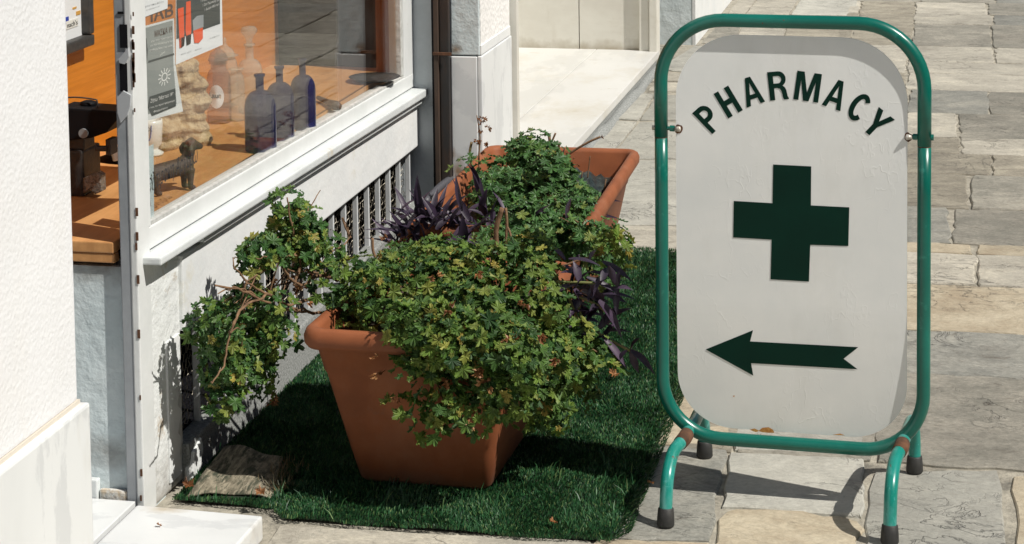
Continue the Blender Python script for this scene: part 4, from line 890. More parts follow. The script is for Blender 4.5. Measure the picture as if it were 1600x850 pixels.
# ================================================================ PLANTERS
def rrect(w_, l_, r, z, n=5):
    pts = []
    for cx, cy, a0 in ((w_/2-r, l_/2-r, 0), (-w_/2+r, l_/2-r, pi/2), (-w_/2+r, -l_/2+r, pi), (w_/2-r, -l_/2+r, 1.5*pi)):
        for k_ in range(n+1):
            a = a0+pi/2*k_/n; pts.append(Vector((cx+r*cos(a), cy+r*sin(a), z)))
    return pts
def loft(rings, Mx, closeb=True, closet=False):
    mb = MB(); n = len(rings[0]); V = [Mx@p for r in rings for p in r]
    f = [(i*n+k_, i*n+(k_+1) % n, (i+1)*n+(k_+1) % n, (i+1)*n+k_) for i in range(len(rings)-1) for k_ in range(n)]
    if closeb: f.append(tuple(range(n))[::-1])
    if closet: f.append(tuple((len(rings)-1)*n+k_ for k_ in range(n)))
    return mb.add(V, f)
M['terra'] = stained_or_shaded(M['terra'], 'weathered_terracotta', [((-1.2, 4.2, 0), (.4, .4, .05), .55), ((-1.2, 5.2, 0), (.6, .8, .05), .5)], (.16,.10,.07))
def planter(label, Mx, wb, lb, wt, lt, H, soilz=.07, lip=.042, ribs=True, out=.017):
    t = thing('planter', label, 'planter', Mx.translation, 'terracotta coloured planters along the shop wall')
    hb = H-lip; fr = hb/H
    def at(z): k_ = z/H; return wb+(wt-2*out-wb)*k_, lb+(lt-2*out-lb)*k_
    R = []
    w0, l0_ = at(0); R.append(rrect(w0-.02, l0_-.02, .015, 0)); R.append(rrect(w0, l0_, .02, .01))
    for z in (hb*.25, hb*.5, hb*.80): w1, l1_ = at(z); R.append(rrect(w1, l1_, .024, z))
    w1, l1_ = at(hb*.81); R.append(rrect(w1+.006, l1_+.006, .026, hb*.815))
    w1, l1_ = at(hb); R.append(rrect(w1+.006, l1_+.006, .028, hb)); R.append(rrect(wt-.014, lt-.014, .038, hb-.002)); R.append(rrect(wt, lt, .042, hb+.008))
    R.append(rrect(wt+.002, lt+.002, .042, H-.018)); R.append(rrect(wt-.008, lt-.008, .04, H-.005)); R.append(rrect(wt-.022, lt-.022, .036, H)); R.append(rrect(wt-.05, lt-.05, .028, H-.002)); R.append(rrect(wt-.058, lt-.058, .026, H-.012))
    wi, li = at(H-soilz-.03); R.append(rrect(wi-.012, li-.012, .022, H-soilz-.03))
    loft(R, Mx).put('tub', M['terra'], t, smooth=True)
    wi, li = at(H-soilz); soil = loft([rrect(wi-.014, li-.014, .02, H-soilz)], Mx, closeb=True)
    soil.put('soil', M['soil'], t)
    return t
# front planter
p0 = gz(548, 752, .008); p1 = gz(752, 768, .008); e1_ = (p1-p0); wb = e1_.length; e1_.normalize(); e2_ = Vector((-e1_.y, e1_.x, 0))
PH = .372
tl_ = gy(484, 525, p0.y-.03); print('front planter base w', wb, 'p0', p0, 'rim left', tl_, 'rim z', gy(560, 514, p0.y-.03).z)
WT = .462; LT = .66; LB = .40
ctr = (p0+p1)/2+e2_*(LB/2)+e1_*.018
MF = Matrix.Translation(ctr) @ Matrix(((e1_.x, e2_.x, 0), (e1_.y, e2_.y, 0), (0, 0, 1))).to_4x4()
print('planter dot', (-e2_).dot(to_sun), e1_, 'z', to_sun.z, 'sign dot', None)
PF = planter('front terracotta coloured planter overflowing with green geranium', MF, wb, LB, WT, LT, PH)
# rear planter
rz = .33
bl = gz(760, 229, rz); br = gz(995, 246, rz); fl = gz(585, 400, rz); LR = 1.05; f2 = (bl-fl).normalized(); f1 = Vector((f2.y, -f2.x, 0)); WR = (br-bl).dot(f1)
ctr2 = bl+f1*(WR/2)-f2*(LR/2); ctr2.z = .008
MR = Matrix.Translation(ctr2) @ Matrix(((f1.x, f2.x, 0), (f1.y, f2.y, 0), (0, 0, 1))).to_4x4()
PR = planter('rear long terracotta coloured planter with bare soil and black liner showing at its far end', MR, WR-.17, LR-.16, WR, LR, rz, soilz=.085)
print('rear', WR, ctr2)
# crumpled black liner in the rear planter
V = []; nu, nv = 18, 14
for i in range(nu+1):
    for j in range(nv+1):
        u, v = i/nu-.5, j/nv-.5
        q = Vector((.07+u*.19, LR*.30+v*.26, rz-.075+.045*sin(pi*(u+.5))*sin(pi*(v+.5))+.008*sin(u*31+v*9)+random.uniform(-.003, .003)))
        V.append(MR@q)
Fs = [(i*(nv+1)+j, (i+1)*(nv+1)+j, (i+1)*(nv+1)+j+1, i*(nv+1)+j+1) for i in range(nu) for j in range(nv)]
put('soil_bag', V, Fs, M['liner'], PR, smooth=True)
# grey pipe lying behind the rear planter
tag(MB().tube(smooth_path([gx(664, 316, XF+.1), gx(690, 290, XF+.11), gx(716, 272, XF+.12), gx(722, 268, XF+.14)], 5), .012, 10).put('grey_pipe', mat('dark_grey_pvc', (.07,.07,.08), .5), smooth=True), 'dark grey pipe behind the left rim of the rear planter', 'pipe')
# ================================================================ PLANTS
def leaf_mesh(name, lobes=5, seed=0, teeth=True):
    r_ = random.Random(seed); V = [Vector((0, .35, .03))]; pts = [Vector((0, 0, 0))]
    n = lobes
    for i in range(n):
        a = radians(-128+256*(i)/(n-1)) ; R = (1 if i in (0, n-1) else 1.0)*(.62+.33*cos(a*.5))*r_.uniform(.88, 1.1)
        for da, k_ in ((-.46, .64), (-.36, .80), (-.28, .74), (-.19, .96), (-.09, .90), (0, 1.04), (.09, .90), (.19, .96), (.28, .74), (.36, .80), (.46, .64)):
            aa = a+da; pts.append(Vector((sin(aa)*R*k_, .35+cos(aa)*R*k_*.9, 0)))
        if i < n-1:
            aa = a+radians(128/(n-1)); Rn = .50*r_.uniform(.75, 1.05); pts.append(Vector((sin(aa)*Rn, .35+cos(aa)*Rn, 0)))
    for k_, p in enumerate(pts):
        rr = (p-Vector((0, .35, 0))).length
        p.z = .13*sin(k_*.9+seed)*rr+.26*rr*rr*(.8+.4*sin(k_*.33+seed))+r_.uniform(-.05,.05)
    V += pts; n2 = len(pts)
    Fs = [(0, 1+(k_+1) % n2, 1+k_) for k_ in range(n2)]
    return np.array([tuple(v) for v in V]), Fs
LV = [leaf_mesh('leaf', 5, s) for s in range(4)]+[leaf_mesh('leaf', 5, 9), leaf_mesh('leaf', 5, 12)]
LMESH = {}
def leaf_data(idx, m):
    k_ = (idx, m.name)
    if k_ not in LMESH:
        V, Fs = LV[idx]; me = bpy.data.meshes.new('leaf'); me.from_pydata([tuple(v) for v in V], [], Fs); me.update(); me.materials.append(m); LMESH[k_] = me
    return LMESH[k_]
def basis(nrm, fwd):
    nrm = nrm.normalized(); fwd = (fwd-nrm*fwd.dot(nrm)); 
    if fwd.length < 1e-4: fwd = nrm.orthogonal()
    fwd.normalize(); x = fwd.cross(nrm); return Matrix((x, fwd, nrm)).transposed()
def foliage(root, leaves, m, limit=290, name='leaf'):
    """leaves: list of (pos, basis 3x3, size, variant). The largest seen become parts, the rest one mesh"""
    vd = -(RC@Vector((0,0,1)))
    def score(l):
        p, B, s, k_ = l; d = (CAM-p).normalized(); return s*abs(B.col[2].dot(d))-(p-CAM).length*.035
    leaves.sort(key=score, reverse=True)
    for p, B, s, k_ in leaves[:limit]:
        o = bpy.data.objects.new(name, leaf_data(k_, m)); col.objects.link(o); o.parent = root
        o.matrix_local = Matrix.Translation(p-WL[root.name]) @ (B*s).to_4x4()
    rest = leaves[limit:]
    if rest:
        Vs, Fs, n = [], [], 0
        for p, B, s, k_ in rest:
            V, Fc = LV[k_]; W = V@np.array((B*s).transposed())+np.array(p); Vs.append(W); Fs += [tuple(i+n for i in q) for q in Fc]; n += len(V)
        tag(put('small_leaves', np.concatenate(Vs), Fs, m, root), kind='stuff')
def sprig(c, d, size, n=9, spread=.028, flat=.5):
    """rosette of leaves round a shoot tip c pointing along d"""
    out = []; d = d.normalized(); o1 = d.orthogonal().normalized(); o2 = d.cross(o1)
    for i in range(n):
        a = i*2.399+random.uniform(-.4, .4); t = (i+.5)/n; rr = spread*(.25+t)*random.uniform(.8, 1.25)
        rad = (o1*cos(a)+o2*sin(a)); p = c+rad*rr+d*(spread*(.7-t*1.1)*random.uniform(.6, 1.3))
        nrm = (d*(1.1-t*flat)+rad*(.25+t*.6)+Vector((random.gauss(0, .28), random.gauss(0, .28), random.gauss(0, .28)+.2)))
        B = basis(nrm, rad+Vector((random.gauss(0,.2), random.gauss(0,.2), random.gauss(0,.2)-.15)))
        out.append((p, B, size*random.choice((random.uniform(.4, .8), random.uniform(.8, 1.2), random.uniform(.9, 1.4)))*(.6+.5*t), random.randrange(len(LV))))
    return out
def blob_sprigs(blobs, size, per=9, spread=.028, mul=1.3, thr=-.10):
    leaves = []; tips = []
    for (px, py, rx, ry, fn, dr, n) in blobs:
        c = fn(px, py); s = ppm(c); Rx, Rz = rx/s, ry/s; Ry = dr
        for i in range(int(n*mul+.5)):
            # direction biased towards the camera and the light
            while True:
                v = Vector((random.gauss(0, 1), random.gauss(-.35, 1), random.gauss(.15, 1))); 
                if v.length > .2: break
            v.normalize(); k_ = random.uniform(.4, 1.05) if random.random() < .8 else random.uniform(1.05, 1.35)
            p = c+Vector((v.x*Rx, v.y*Ry, v.z*Rz))*k_
            if mnoise.noise(p*13) < thr: continue
            tips.append((c, p, v)); leaves += sprig(p, (v+Vector((.25, -.35, .55))).normalized(), size, per, spread)
    return leaves, tips
YF = p0.y
fr_ = lambda dy: (lambda x, y: gy(x, y, YF+dy))
blobs = [(590,440,62,42,fr_(.12),.10,15),(640,470,80,48,fr_(.06),.10,22),(720,430,80,45,fr_(.14),.12,20),(760,480,95,55,fr_(.06),.12,28),(850,460,62,55,fr_(.14),.12,18),
         (705,535,72,42,fr_(-.13),.05,17),(785,550,72,50,fr_(-.09),.07,19),(865,545,58,62,fr_(.08),.10,22),(850,615,68,42,fr_(.06),.09,18),(775,600,46,28,fr_(-.13),.04,8),
         (690,605,44,34,fr_(-.14),.04,7),(625,645,26,12,fr_(-.14),.02,2),(685,668,28,12,fr_(-.14),.02,3),(745,640,18,14,fr_(-.14),.02,2),(525,440,30,30,fr_(.1),.06,5),(900,500,30,50,fr_(.12),.06,6)]
gpos = gz(650, 640, .2)
gA = thing('geranium_plant', 'bushy green scented geranium spilling over the front planter', 'plant', MF@Vector((0, 0, PH-.07)))
blobs += [(640,505,34,22,fr_(-.12),.05,8),(680,505,60,26,fr_(-.14),.04,12),(760,520,60,30,fr_(-.14),.04,12),(820,560,40,40,fr_(-.13),.05,9),(560,480,34,30,fr_(.08),.06,8),(640,410,60,18,fr_(.3),.08,7),(560,410,30,12,fr_(.25),.06,3),(645,580,22,16,fr_(-.14),.02,2),(705,635,34,26,fr_(-.14),.03,6),(575,400,16,14,fr_(.1),.03,2),(690,395,20,14,fr_(.25),.04,2),(830,400,30,24,fr_(.2),.05,4),(965,385,14,12,fr_(.3),.03,2),(930,570,24,30,fr_(.1),.05,4),(880,600,50,50,fr_(.1),.08,10),(800,420,60,20,fr_(.2),.08,8)]
lv, tips = blob_sprigs(blobs, .0220, 13, .034, 1.5, -.04)
foliage(gA, lv, M['leaf'])
# left straggling branches reach the wall: their own plant growing from the same tub
wl = lambda dx: (lambda x, y: gx(x, y, XF+dx))
blobs2 = [(455,335,34,34,wl(.22),.05,9),(470,375,44,28,wl(.24),.05,9),(415,395,40,22,wl(.20),.05,7),(370,425,26,14,wl(.17),.04,3),(395,470,50,22,wl(.17),.05,6),(355,505,38,30,wl(.15),.05,9),(405,520,38,32,wl(.17),.06,9),
          (350,560,42,38,wl(.13),.05,11),(395,580,34,32,wl(.15),.05,8),(320,610,30,28,wl(.11),.04,6),(300,632,14,12,wl(.09),.03,2),(350,620,26,22,wl(.13),.04,4),(500,395,25,20,wl(.26),.04,3),(440,300,10,8,wl(.22),.02,1),(492,302,10,7,wl(.24),.02,1)]
gB = thing('geranium_plant', 'straggly geranium branch leaning left from the front planter towards the shop wall', 'plant', MF@Vector((-.16, 0, PH-.07)))
lv2, tips2 = blob_sprigs(blobs2, .0205, 10, .028, 2.2, .0)
foliage(gB, lv2, M['leaf_cool'], 220)
# rear plant
yr = lambda dy: (lambda x, y: gy(x, y, ctr2.y+dy))
blobs3 = [(810,262,38,32,yr(.12),.08,12),(850,285,46,40,yr(.10),.09,14),(790,310,42,42,yr(.02),.10,13),(850,340,50,42,yr(-.05),.10,14),(905,340,30,26,yr(.0),.07,6),(900,385,42,26,yr(-.22),.08,9),(945,385,28,16,yr(-.25),.05,5),(770,370,45,26,yr(-.2),.08,8),(830,395,50,22,yr(-.25),.08,8),(745,270,20,16,yr(.1),.05,3),(700,265,12,10,yr(.1),.03,0),(872,415,40,25,yr(-.35),.06,6),(925,420,28,18,yr(-.35),.05,4)]
gC = thing('geranium_plant', 'upright grey green geranium growing from the rear planter', 'plant', MR@Vector((0, 0, rz-.07)))
blobs3 += [(775,300,30,40,yr(.0),.08,9),(835,240,40,20,yr(.1),.07,8),(885,300,30,40,yr(-.05),.08,8),(790,235,22,18,yr(.12),.05,4),(905,320,26,30,yr(-.1),.06,6),(800,385,70,26,yr(-.62),.07,14),(880,370,50,24,yr(-.6),.07,10),(840,350,50,30,yr(-.5),.08,10),(930,375,36,22,yr(-.6),.06,6),(800,300,48,50,yr(-.1),.1,16),(860,300,46,54,yr(-.1),.1,16),(890,340,36,40,yr(-.3),.08,10),(850,300,50,60,yr(.0),.12,14),(800,340,60,50,yr(-.1),.12,14),(760,400,60,22,yr(-.35),.07,8),(820,245,36,20,yr(.14),.06,6)]
lv3, tips3 = blob_sprigs(blobs3, .0245, 12, .034, 1.6)
foliage(gC, lv3, M['leaf_rear'], 260)
# woody stems inside the bushes
def twigs(root, base_pts, tips, every, m, r0=.004):
    for i, (c, p, v) in enumerate(tips[::every]):
        b = random.choice(base_pts); mid = b.lerp(p, .55)+Vector((0, 0, .03))
        MB().tube(smooth_path([b, mid, p-v*.01], 5), [r0*(1-.06*j) for j in range(11)], 6).put('stem', m, root, smooth=True)
twigs(gB, [gx(x, y, XF+.19) for x, y in ((455,440),(420,462),(470,400),(385,440),(380,480),(360,520))], tips2, 5, M['stem'], .002)
twigs(gA, [MF@Vector((x, y, PH-.08)) for x, y in ((-.1, .0), (.05, .05), (.12, -.05), (0, -.08))], tips, 6, M['stem'])
twigs(gC, [MR@Vector((x, y, rz-.08)) for x, y in ((-.05, .1), (-.08, .0), (.0, -.1))], tips3, 5, M['stem'])
for pts, r_ in (([(540,500),(500,470),(455,475),(420,462),(385,440)], .0055), ([(535,440),(500,430),(470,445),(450,430),(440,415)], .006), ([(530,490),(480,488),(430,478),(380,455),(335,445)], .005), ([(545,505),(500,490),(455,480)], .005),
               ([(520,430),(495,425),(450,422)], .0045), ([(460,445),(470,400),(455,350),(450,310)], .004), ([(455,350),(480,330),(500,298)], .0025), ([(420,462),(380,480),(360,520),(350,570),(330,600)], .004), ([(400,460),(370,448),(340,460)], .003), ([(385,440),(365,415),(370,400)], .0028), ([(470,400),(430,400),(400,405)], .003), ([(500,400),(540,380),(545,360),(535,340)], .0025)):
    P = [gx(x, y, XF+.18+(x-350)*.0006) for x, y in pts]
    SP = [q_+Vector((random.gauss(0,.0012), random.gauss(0,.0015), random.gauss(0,.0018))) for q_ in smooth_path(P, 6)]
    MB().tube(SP, [.72*r_*(1-.5*j/len(SP))*random.uniform(.85, 1.25) for j in range(len(SP))], 8).put('branch', M['stem'], gB, smooth=True)
# hanging withered tip
P = smooth_path([gx(415, 568, XF+.16), gx(428, 575, XF+.16), gx(427, 598, XF+.16), gx(424, 612, XF+.16)], 5)
MB().tube(P, .002, 6).put('withered_stem', M['stem'], gB, smooth=True)
def dry_cluster(root, c, r, n, size, name='dry_leaf'):
    for i in range(n):
        v = Vector((random.gauss(0,1), random.gauss(0,1), random.gauss(0,1))).normalized()
        o = bpy.data.objects.new(name, leaf_data(random.randrange(4), M['dry'])); col.objects.link(o); o.parent = root
        B = basis(v, Vector((random.random(), 0, -1))); S = Matrix.Diagonal((size*random.uniform(.4, 1), size*random.uniform(.5, 1.1), size*3*random.uniform(.6, 1.4)))
        o.matrix_local = Matrix.Translation(c+v*r*random.uniform(.2, 1)-WL[root.name]) @ (B@S).to_4x4()
dry_cluster(gB, gx(424, 622, XF+.16), .014, 10, .011)
dry_cluster(gB, gx(455, 450, XF+.2), .06, 16, .014); dry_cluster(gB, gx(470, 400, XF+.22), .05, 12, .014)
for x, y, n_, s_ in ((590,560,1,.014),(588,585,3,.012),(752,575,3,.016),(700,480,2,.014),(770,690,0,.012),(762,600,3,.015),(660,500,2,.014),(800,530,3,.014),(735,655,4,.016),(700,595,2,.013),(620,620,2,.012),(845,520,3,.013),(820,470,2,.013),(870,560,2,.012),(745,420,2,.014),(680,430,2,.012)):
    dry_cluster(gA, gy(x, y, YF-.17), .012, n_, s_)
# ---- purple heart plants
def blade_leaf(base, tip, wd, up=None, curve=.12, fold=.35, n=7):
    a, b = Vector(base), Vector(tip); d = b-a; L = d.length; d.normalize()
    up = up or Vector((random.uniform(-.4,.4), random.uniform(-.8,-.1), 1)); side = d.cross(up).normalized(); nn = side.cross(d).normalized(); V = []
    for i in range(n+1):
        t = i/n; c = a+d*(L*t)+nn*(4*t*(1-t)*curve*L*.5)-Vector((0,0,1))*(curve*L*t*t*.4); wv_ = wd*(sin(pi*min(1, t*.93+.10))**.75)*(1 if t < .97 else .1)*(1 if t < .5 else (1-(t-.5)*.9))
        V += [c+side*wv_+nn*wv_*fold, c-nn*wv_*.1, c-side*wv_+nn*wv_*fold]
    Fs = []
    for i in range(n):
        k_ = i*3; Fs += [(k_, k_+3, k_+4, k_+1), (k_+1, k_+4, k_+5, k_+2)]
    return V, Fs
def purple_leaf(root, base, tip, wd): V, Fs = blade_leaf(base, tip, wd); put('leaf', V, Fs, M['purple'], root, smooth=True)
pa = thing('purple_heart_plant', 'cluster of pointed dark purple leaves rising at the left of the rear planter', 'plant', MR@Vector((-.1, -.35, rz-.08)))
yq = ctr2.y-.50
A_ = lambda x, y, dy=0: gy(x, y, yq+dy)
for bx, by, tx, ty, wd in ((655,335,652,268,.011),(668,360,650,272,.010),(645,345,610,322,.008),(650,372,566,355,.009),(640,395,566,368,.008),(690,385,640,320,.012),(700,395,655,322,.011),(678,350,700,300,.009),(690,350,712,298,.009),
        (715,320,706,275,.008),(722,330,712,268,.008),(730,330,700,345,.010),(745,300,735,252,.010),(755,310,728,250,.010),(750,330,762,290,.009),(735,375,700,345,.010),(725,385,722,330,.012),(700,385,712,335,.012),(690,400,668,335,.011),
        (700,400,735,330,.011),(740,390,720,340,.011),(690,420,640,385,.010),(720,400,760,350,.010),(735,350,690,352,.009),(745,365,778,322,.009),(760,340,745,300,.010),(770,350,782,300,.010),(700,360,728,312,.010),(710,390,690,410,.010),(665,400,640,400,.009),(660,380,628,402,.009),(720,400,680,420,.010),(650,410,612,425,.008)):
    purple_leaf(pa, A_(bx, by, random.uniform(-.06,.06)), A_(tx, ty, random.uniform(-.09,.02)), wd*1.0)
for i in range(150):
    c = A_(random.choice((random.uniform(618, 700), random.uniform(630, 778))), random.uniform(335, 412), random.uniform(-.06, .14)); a = random.uniform(0, 2*pi)
    purple_leaf(pa, c, c+Vector((cos(a)*.075, sin(a)*.05, random.uniform(.0, .10))), random.uniform(.007, .011))
for i in range(8):
    c = A_(random.uniform(665, 760), random.uniform(390, 410)); MB().tube(smooth_path([c-Vector((0,0,.06)), c, c+Vector((random.uniform(-.05,.05), -.02, .07))], 4), .004, 6).put('stem', M['purple'], pa, smooth=True)
pb2 = thing('purple_heart_plant', 'trailing purple heart stems hanging over the right side of the planters', 'plant', MF@Vector((.15, .25, PH-.05)))
yh = YF+.12
H_ = lambda x, y, dy=0: gy(x, y, yh+dy)
for pts in ([(880,440),(905,500),(940,525),(985,548)], [(870,440),(920,442),(955,445)], [(905,480),(915,540),(925,580)], [(895,460),(930,475),(950,490)], [(910,500),(920,530),(930,560)]):
    P = smooth_path([H_(*q_) for q_ in pts], 5); MB().tube(P, .0032, 6).put('stem', M['stem_green'], pb2, smooth=True)
for bx, by, tx, ty, wd in ((985,548,1024,585,.010),(985,548,1002,525,.008),(985,548,998,582,.008),(980,548,960,575,.008),(945,530,980,575,.008),(940,525,975,572,.009),(965,447,952,412,.008),(965,450,988,452,.007),(965,450,964,492,.008),(965,446,968,420,.007),(945,460,980,472,.008),(935,470,972,528,.012),(935,480,915,505,.009),
        (920,445,900,460,.008),(900,420,895,470,.009),(905,440,895,405,.009),(935,480,908,500,.008),(940,440,950,415,.008),(915,500,940,505,.007),(900,450,925,420,.008),(895,450,910,480,.010),(925,445,940,475,.008),(890,470,910,455,.010),(905,470,890,495,.010),(925,570,930,590,.006),(920,560,905,545,.006),(900,430,875,425,.008)):
    purple_leaf(pb2, H_(bx, by, random.uniform(-.03,.03)), H_(tx, ty, random.uniform(-.05,.03)), wd*1.05)
for i in range(60):
    c = H_(random.uniform(875, 950), random.uniform(405, 560), random.uniform(-.02, .10)); a = random.uniform(0, 2*pi)
    purple_leaf(pb2, c, c+Vector((cos(a)*.06+.015, sin(a)*.04, random.uniform(-.06, .05))), random.uniform(.006, .010))
for i in range(30):
    c = A_(random.uniform(780, 900), random.uniform(330, 420), random.uniform(-.04, .1)); a = random.uniform(0, 2*pi)
    purple_leaf(pb2, c, c+Vector((cos(a)*.06, sin(a)*.05, random.uniform(-.02, .07))), random.uniform(.006, .009))
pc2 = thing('purple_heart_plant', 'thin group of purple leaves pointing right over the liner in the rear planter', 'plant', MR@Vector((.05, .1, rz-.08)))
K_ = lambda x, y, dy=0: gy(x, y, ctr2.y+.05+dy)
for bx, by, tx, ty, wd in ((875,275,883,228,.010),(878,280,870,245,.009),(852,262,840,240,.010),(862,290,850,255,.011),(915,318,972,312,.009),(918,320,906,290,.007),(916,318,930,294,.007),(920,338,970,340,.007),(912,330,905,352,.009),(900,318,888,288,.009),(910,322,940,325,.009),(915,350,935,358,.009),(915,372,945,384,.009),(905,370,930,355,.009),(890,310,880,290,.008),(912,345,915,320,.008),(905,352,915,332,.010),(752,310,738,285,.009),(762,300,758,275,.008)):
    purple_leaf(pc2, K_(bx, by, random.uniform(-.03,.03)), K_(tx, ty, random.uniform(-.04,.03)), wd)
# ---- dried flower stem and cut twigs
ds = thing('dried_flower_stem', 'tall dried brown flower stem standing against the pilaster', 'plant', gy(750, 300, ctr2.y+.2))
W_ = lambda x, y: gy(x, y, ctr2.y+.2)
MB().tube(smooth_path([W_(752, 300), W_(748, 250), W_(750, 215), W_(745, 180)], 5), [.0035-.00014*i for i in range(16)], 6).put('stem', M['stem'], ds, smooth=True)
for x, y, n_ in ((755,186,5),(750,200,4),(762,202,3),(748,218,5),(760,222,2),(752,236,3)): dry_cluster(ds, W_(x, y), .010, n_, .010, 'dry_petal')
MB().tube(smooth_path([W_(738, 262), W_(734, 240), W_(737, 222)], 4), .004, 6).put('dry_pod', M['stem_green'], ds, smooth=True)
dt = thing('cut_twigs', 'bare cut woody stubs sticking out of the rear planter', 'twigs', MR@Vector((0, .3, rz-.08)))
for pts, r_ in (([(858,262),(860,235),(858,212)], .0045), ([(855,240),(862,222),(868,208)], .003), ([(868,265),(870,240),(875,222)], .0045), ([(868,262),(890,240),(920,222),(938,214)], .0035), ([(848,235),(864,250),(872,262)], .002), ([(918,278),(920,262),(922,244)], .0018), ([(908,282),(910,268)], .002), ([(900,285),(898,272)], .0025), ([(812,235),(812,218),(814,210)], .004), ([(943,300),(947,280)], .002)):
    P = [gy(x, y, ctr2.y+.22) for x, y in pts]; MB().tube(smooth_path(P, 4) if len(P) > 2 else P, r_, 7).put('twig', M['stem'], dt, smooth=True)
for x, y, n_ in ((939,213,1),(893,247,2),(903,255,1)): dry_cluster(dt, gy(x, y, ctr2.y+.22), .006, n_, .008, 'dry_bud')
# upright woody stems seen between the two bushes
us = thing('woody_stems', 'bare upright brown stems between the front and rear bushes', 'plant', gy(780, 440, YF+.35))
for pts, r_ in (([(778,400),(775,360),(785,325)], .006), ([(772,395),(768,372)], .005), ([(790,385),(792,350),(790,325)], .0035), ([(800,390),(797,365),(790,350)], .003), ([(590,410),(583,392),(582,372)], .0035), ([(548,372),(540,355),(535,340)], .0028)):
    P = [gy(x, y, YF+.38) for x, y in pts]; MB().tube(smooth_path(P, 4) if len(P) > 2 else P, r_, 7).put('stem', M['stem'], us, smooth=True)
# brown withered clump
wc = thing('withered_clump', 'curled brown dead leaves at the left edge of the purple plant', 'plant', A_(610, 400))
dry_cluster(wc, A_(622, 388, -.05), .045, 34, .016); dry_cluster(wc, A_(612, 405, -.06), .04, 22, .014)
dry_cluster(wc, A_(600, 420, -.07), .02, 8, .014)
# fallen leaves
def fallen(label, p, s, a):
    o = bpy.data.objects.new('fallen_leaf', leaf_data(random.randrange(4), M['dry'])); col.objects.link(o); tag(o, label, 'leaf', 'dry leaves fallen around the mat')
    o.matrix_world = Matrix.Translation(p) @ Matrix.Rotation(a, 4, 'Z') @ Matrix.Rotation(.4, 4, 'X') @ Matrix.Diagonal((s, s*1.3, s*2.5, 1))
fallen('dry orange leaf on the grass beneath the trailing purple stem', gz(962, 588, .02), .016, 1)
fallen('small dry leaf on the grass in front of the planter right corner', gz(868, 817, .02), .010, 2)
fallen('pale dry leaf on the curled corner of the mat', gz(407, 773, .04), .014, .4)
fallen('yellow dry scrap on the paving at the mat edge beside the sign leg', gz(1018, 755, .008), .009, 3)
fallen('tiny brown leaf lying on the marble doorstep', gz(251, 821, .048), .006, 2.2)
fallen('brown leaf crumbs at the foot of the plinth beside the curled mat', gz(296, 762, .02), .016, .7)
# ================================================================ PHARMACY SIGN
GL = gz(1071, 770); GR = gz(1408, 797)
sx = (GR-GL); sx.normalize(); sn = Vector((sx.y, -sx.x, 0))      # along the sign, towards the camera
sign = thing('pavement_sign', 'white pharmacy pavement sign with green cross and arrow in a green tube frame', 'sign', (GL+GR)/2)
def S(x, y, off=0):
    d = ray(x, y); o = GL+sn*off; return CAM+d*((o-CAM).dot(sn)/d.dot(sn))
def uv(p): q = p-GL; return q.dot(sx), q.z
def W(u, z, off=0): return GL+sx*u+Vector((0, 0, z))+sn*off
TR = .0143
uL = (uv(S(1031.5, 205))[0]+uv(S(1036.5, 500))[0])/2; uR = uv(S(1444, 300))[0]
zT = uv(S(1235, 34))[1]; zB_ = uv(S(1245, 694))[1]
print('sign w', uR-uL, 'z', zB_, zT, 'feet', gz(1040, 824), gz(1102, 712))
def rr_path(u0, u1, z0, z1, r, n=12, off=0, start='left', rb=None):
    pts = []
    rb = rb or r
    for cx, cz, a0, R in ((u1-r, z1-r, 0, r), (u0+r, z1-r, pi/2, r), (u0+rb, z0+rb, pi, rb), (u1-rb, z0+rb, 1.5*pi, rb)):
        for k_ in range(n+1):
            a = a0+pi/2*k_/n; pts.append((cx+R*cos(a), cz+R*sin(a)))
    return pts
RT = .135; RB = .125
fp = rr_path(uL, uR, zB_, zT, RT, 12, rb=RB)
zjL = uv(S(1031, 213))[1]; zjR = uv(S(1444, 228))[1]
# upper arch: from right joint over the top to the left joint; lower U the rest
up_ = [(uR, zjR)]+[q_ for q_ in fp[:26]]+[(uL, zjL)]
lo_ = [(uL, zjL-.002)]+[(uL, zjL-.1)]+fp[26:]+[(uR, zjR-.1), (uR, zjR-.002)]
MB().tube([W(*q_) for q_ in up_], TR, 20).put('frame_arch', M['green'], sign, smooth=True)
MB().tube([W(*q_) for q_ in lo_], TR*.985, 20).put('frame_base', M['green'], sign, smooth=True)
for u_, z_ in ((uL, zjL), (uR, zjR)): MB().tube([W(u_, z_-.0025), W(u_, z_+.0005)], TR*.96, 20).put('joint_ring', M['rust'], sign)
# panel
qL = (uv(S(1056.5, 300))[0]+uv(S(1059, 500))[0])/2; qR = uv(S(1417.5, 400))[0]; qT = uv(S(1230, 57))[1]; qB = uv(S(1250, 679))[1]
pp = rr_path(qL, qR, qB, qT, .135, 14, rb=.118)
def bow(z):      # the sheet is bowed: recessed at the top and bottom, forward in the middle
    t = (z-qB)/(qT-qB)
    return .0045-(.0080*((t-.66)/.34)**1.5 if t > .66 else 0)-(.0135*((.33-t)/.33)**1.5 if t < .33 else 0)
def ulim(z):
    a, b = 0, 0
    if z > qT-.135: a = .135-sqrt(max(0, .135**2-(z-qT+.135)**2)); b = a
    if z < qB+.118: a = .118-sqrt(max(0, .118**2-(qB+.118-z)**2)); b = a
    return qL+a, qR-b
zs = sorted(set([qB+(qT-qB)*t for t in (0, .10, .33, .66, 1)]+[qB+.118*(1-cos(pi/2*i/14)) for i in range(15)]+[qT-.135*(1-cos(pi/2*i/14)) for i in range(15)]+[qB+(qT-qB)*t for t in [k_/44 for k_ in range(1, 44)]]))
V = []; Fs = []
for z in zs:
    a, b = ulim(z); b = max(b, a+.0005)
    V += [W(a, z, bow(z)), W(b, z, bow(z)), W(b, z, bow(z)-.0036), W(a, z, bow(z)-.0036)]
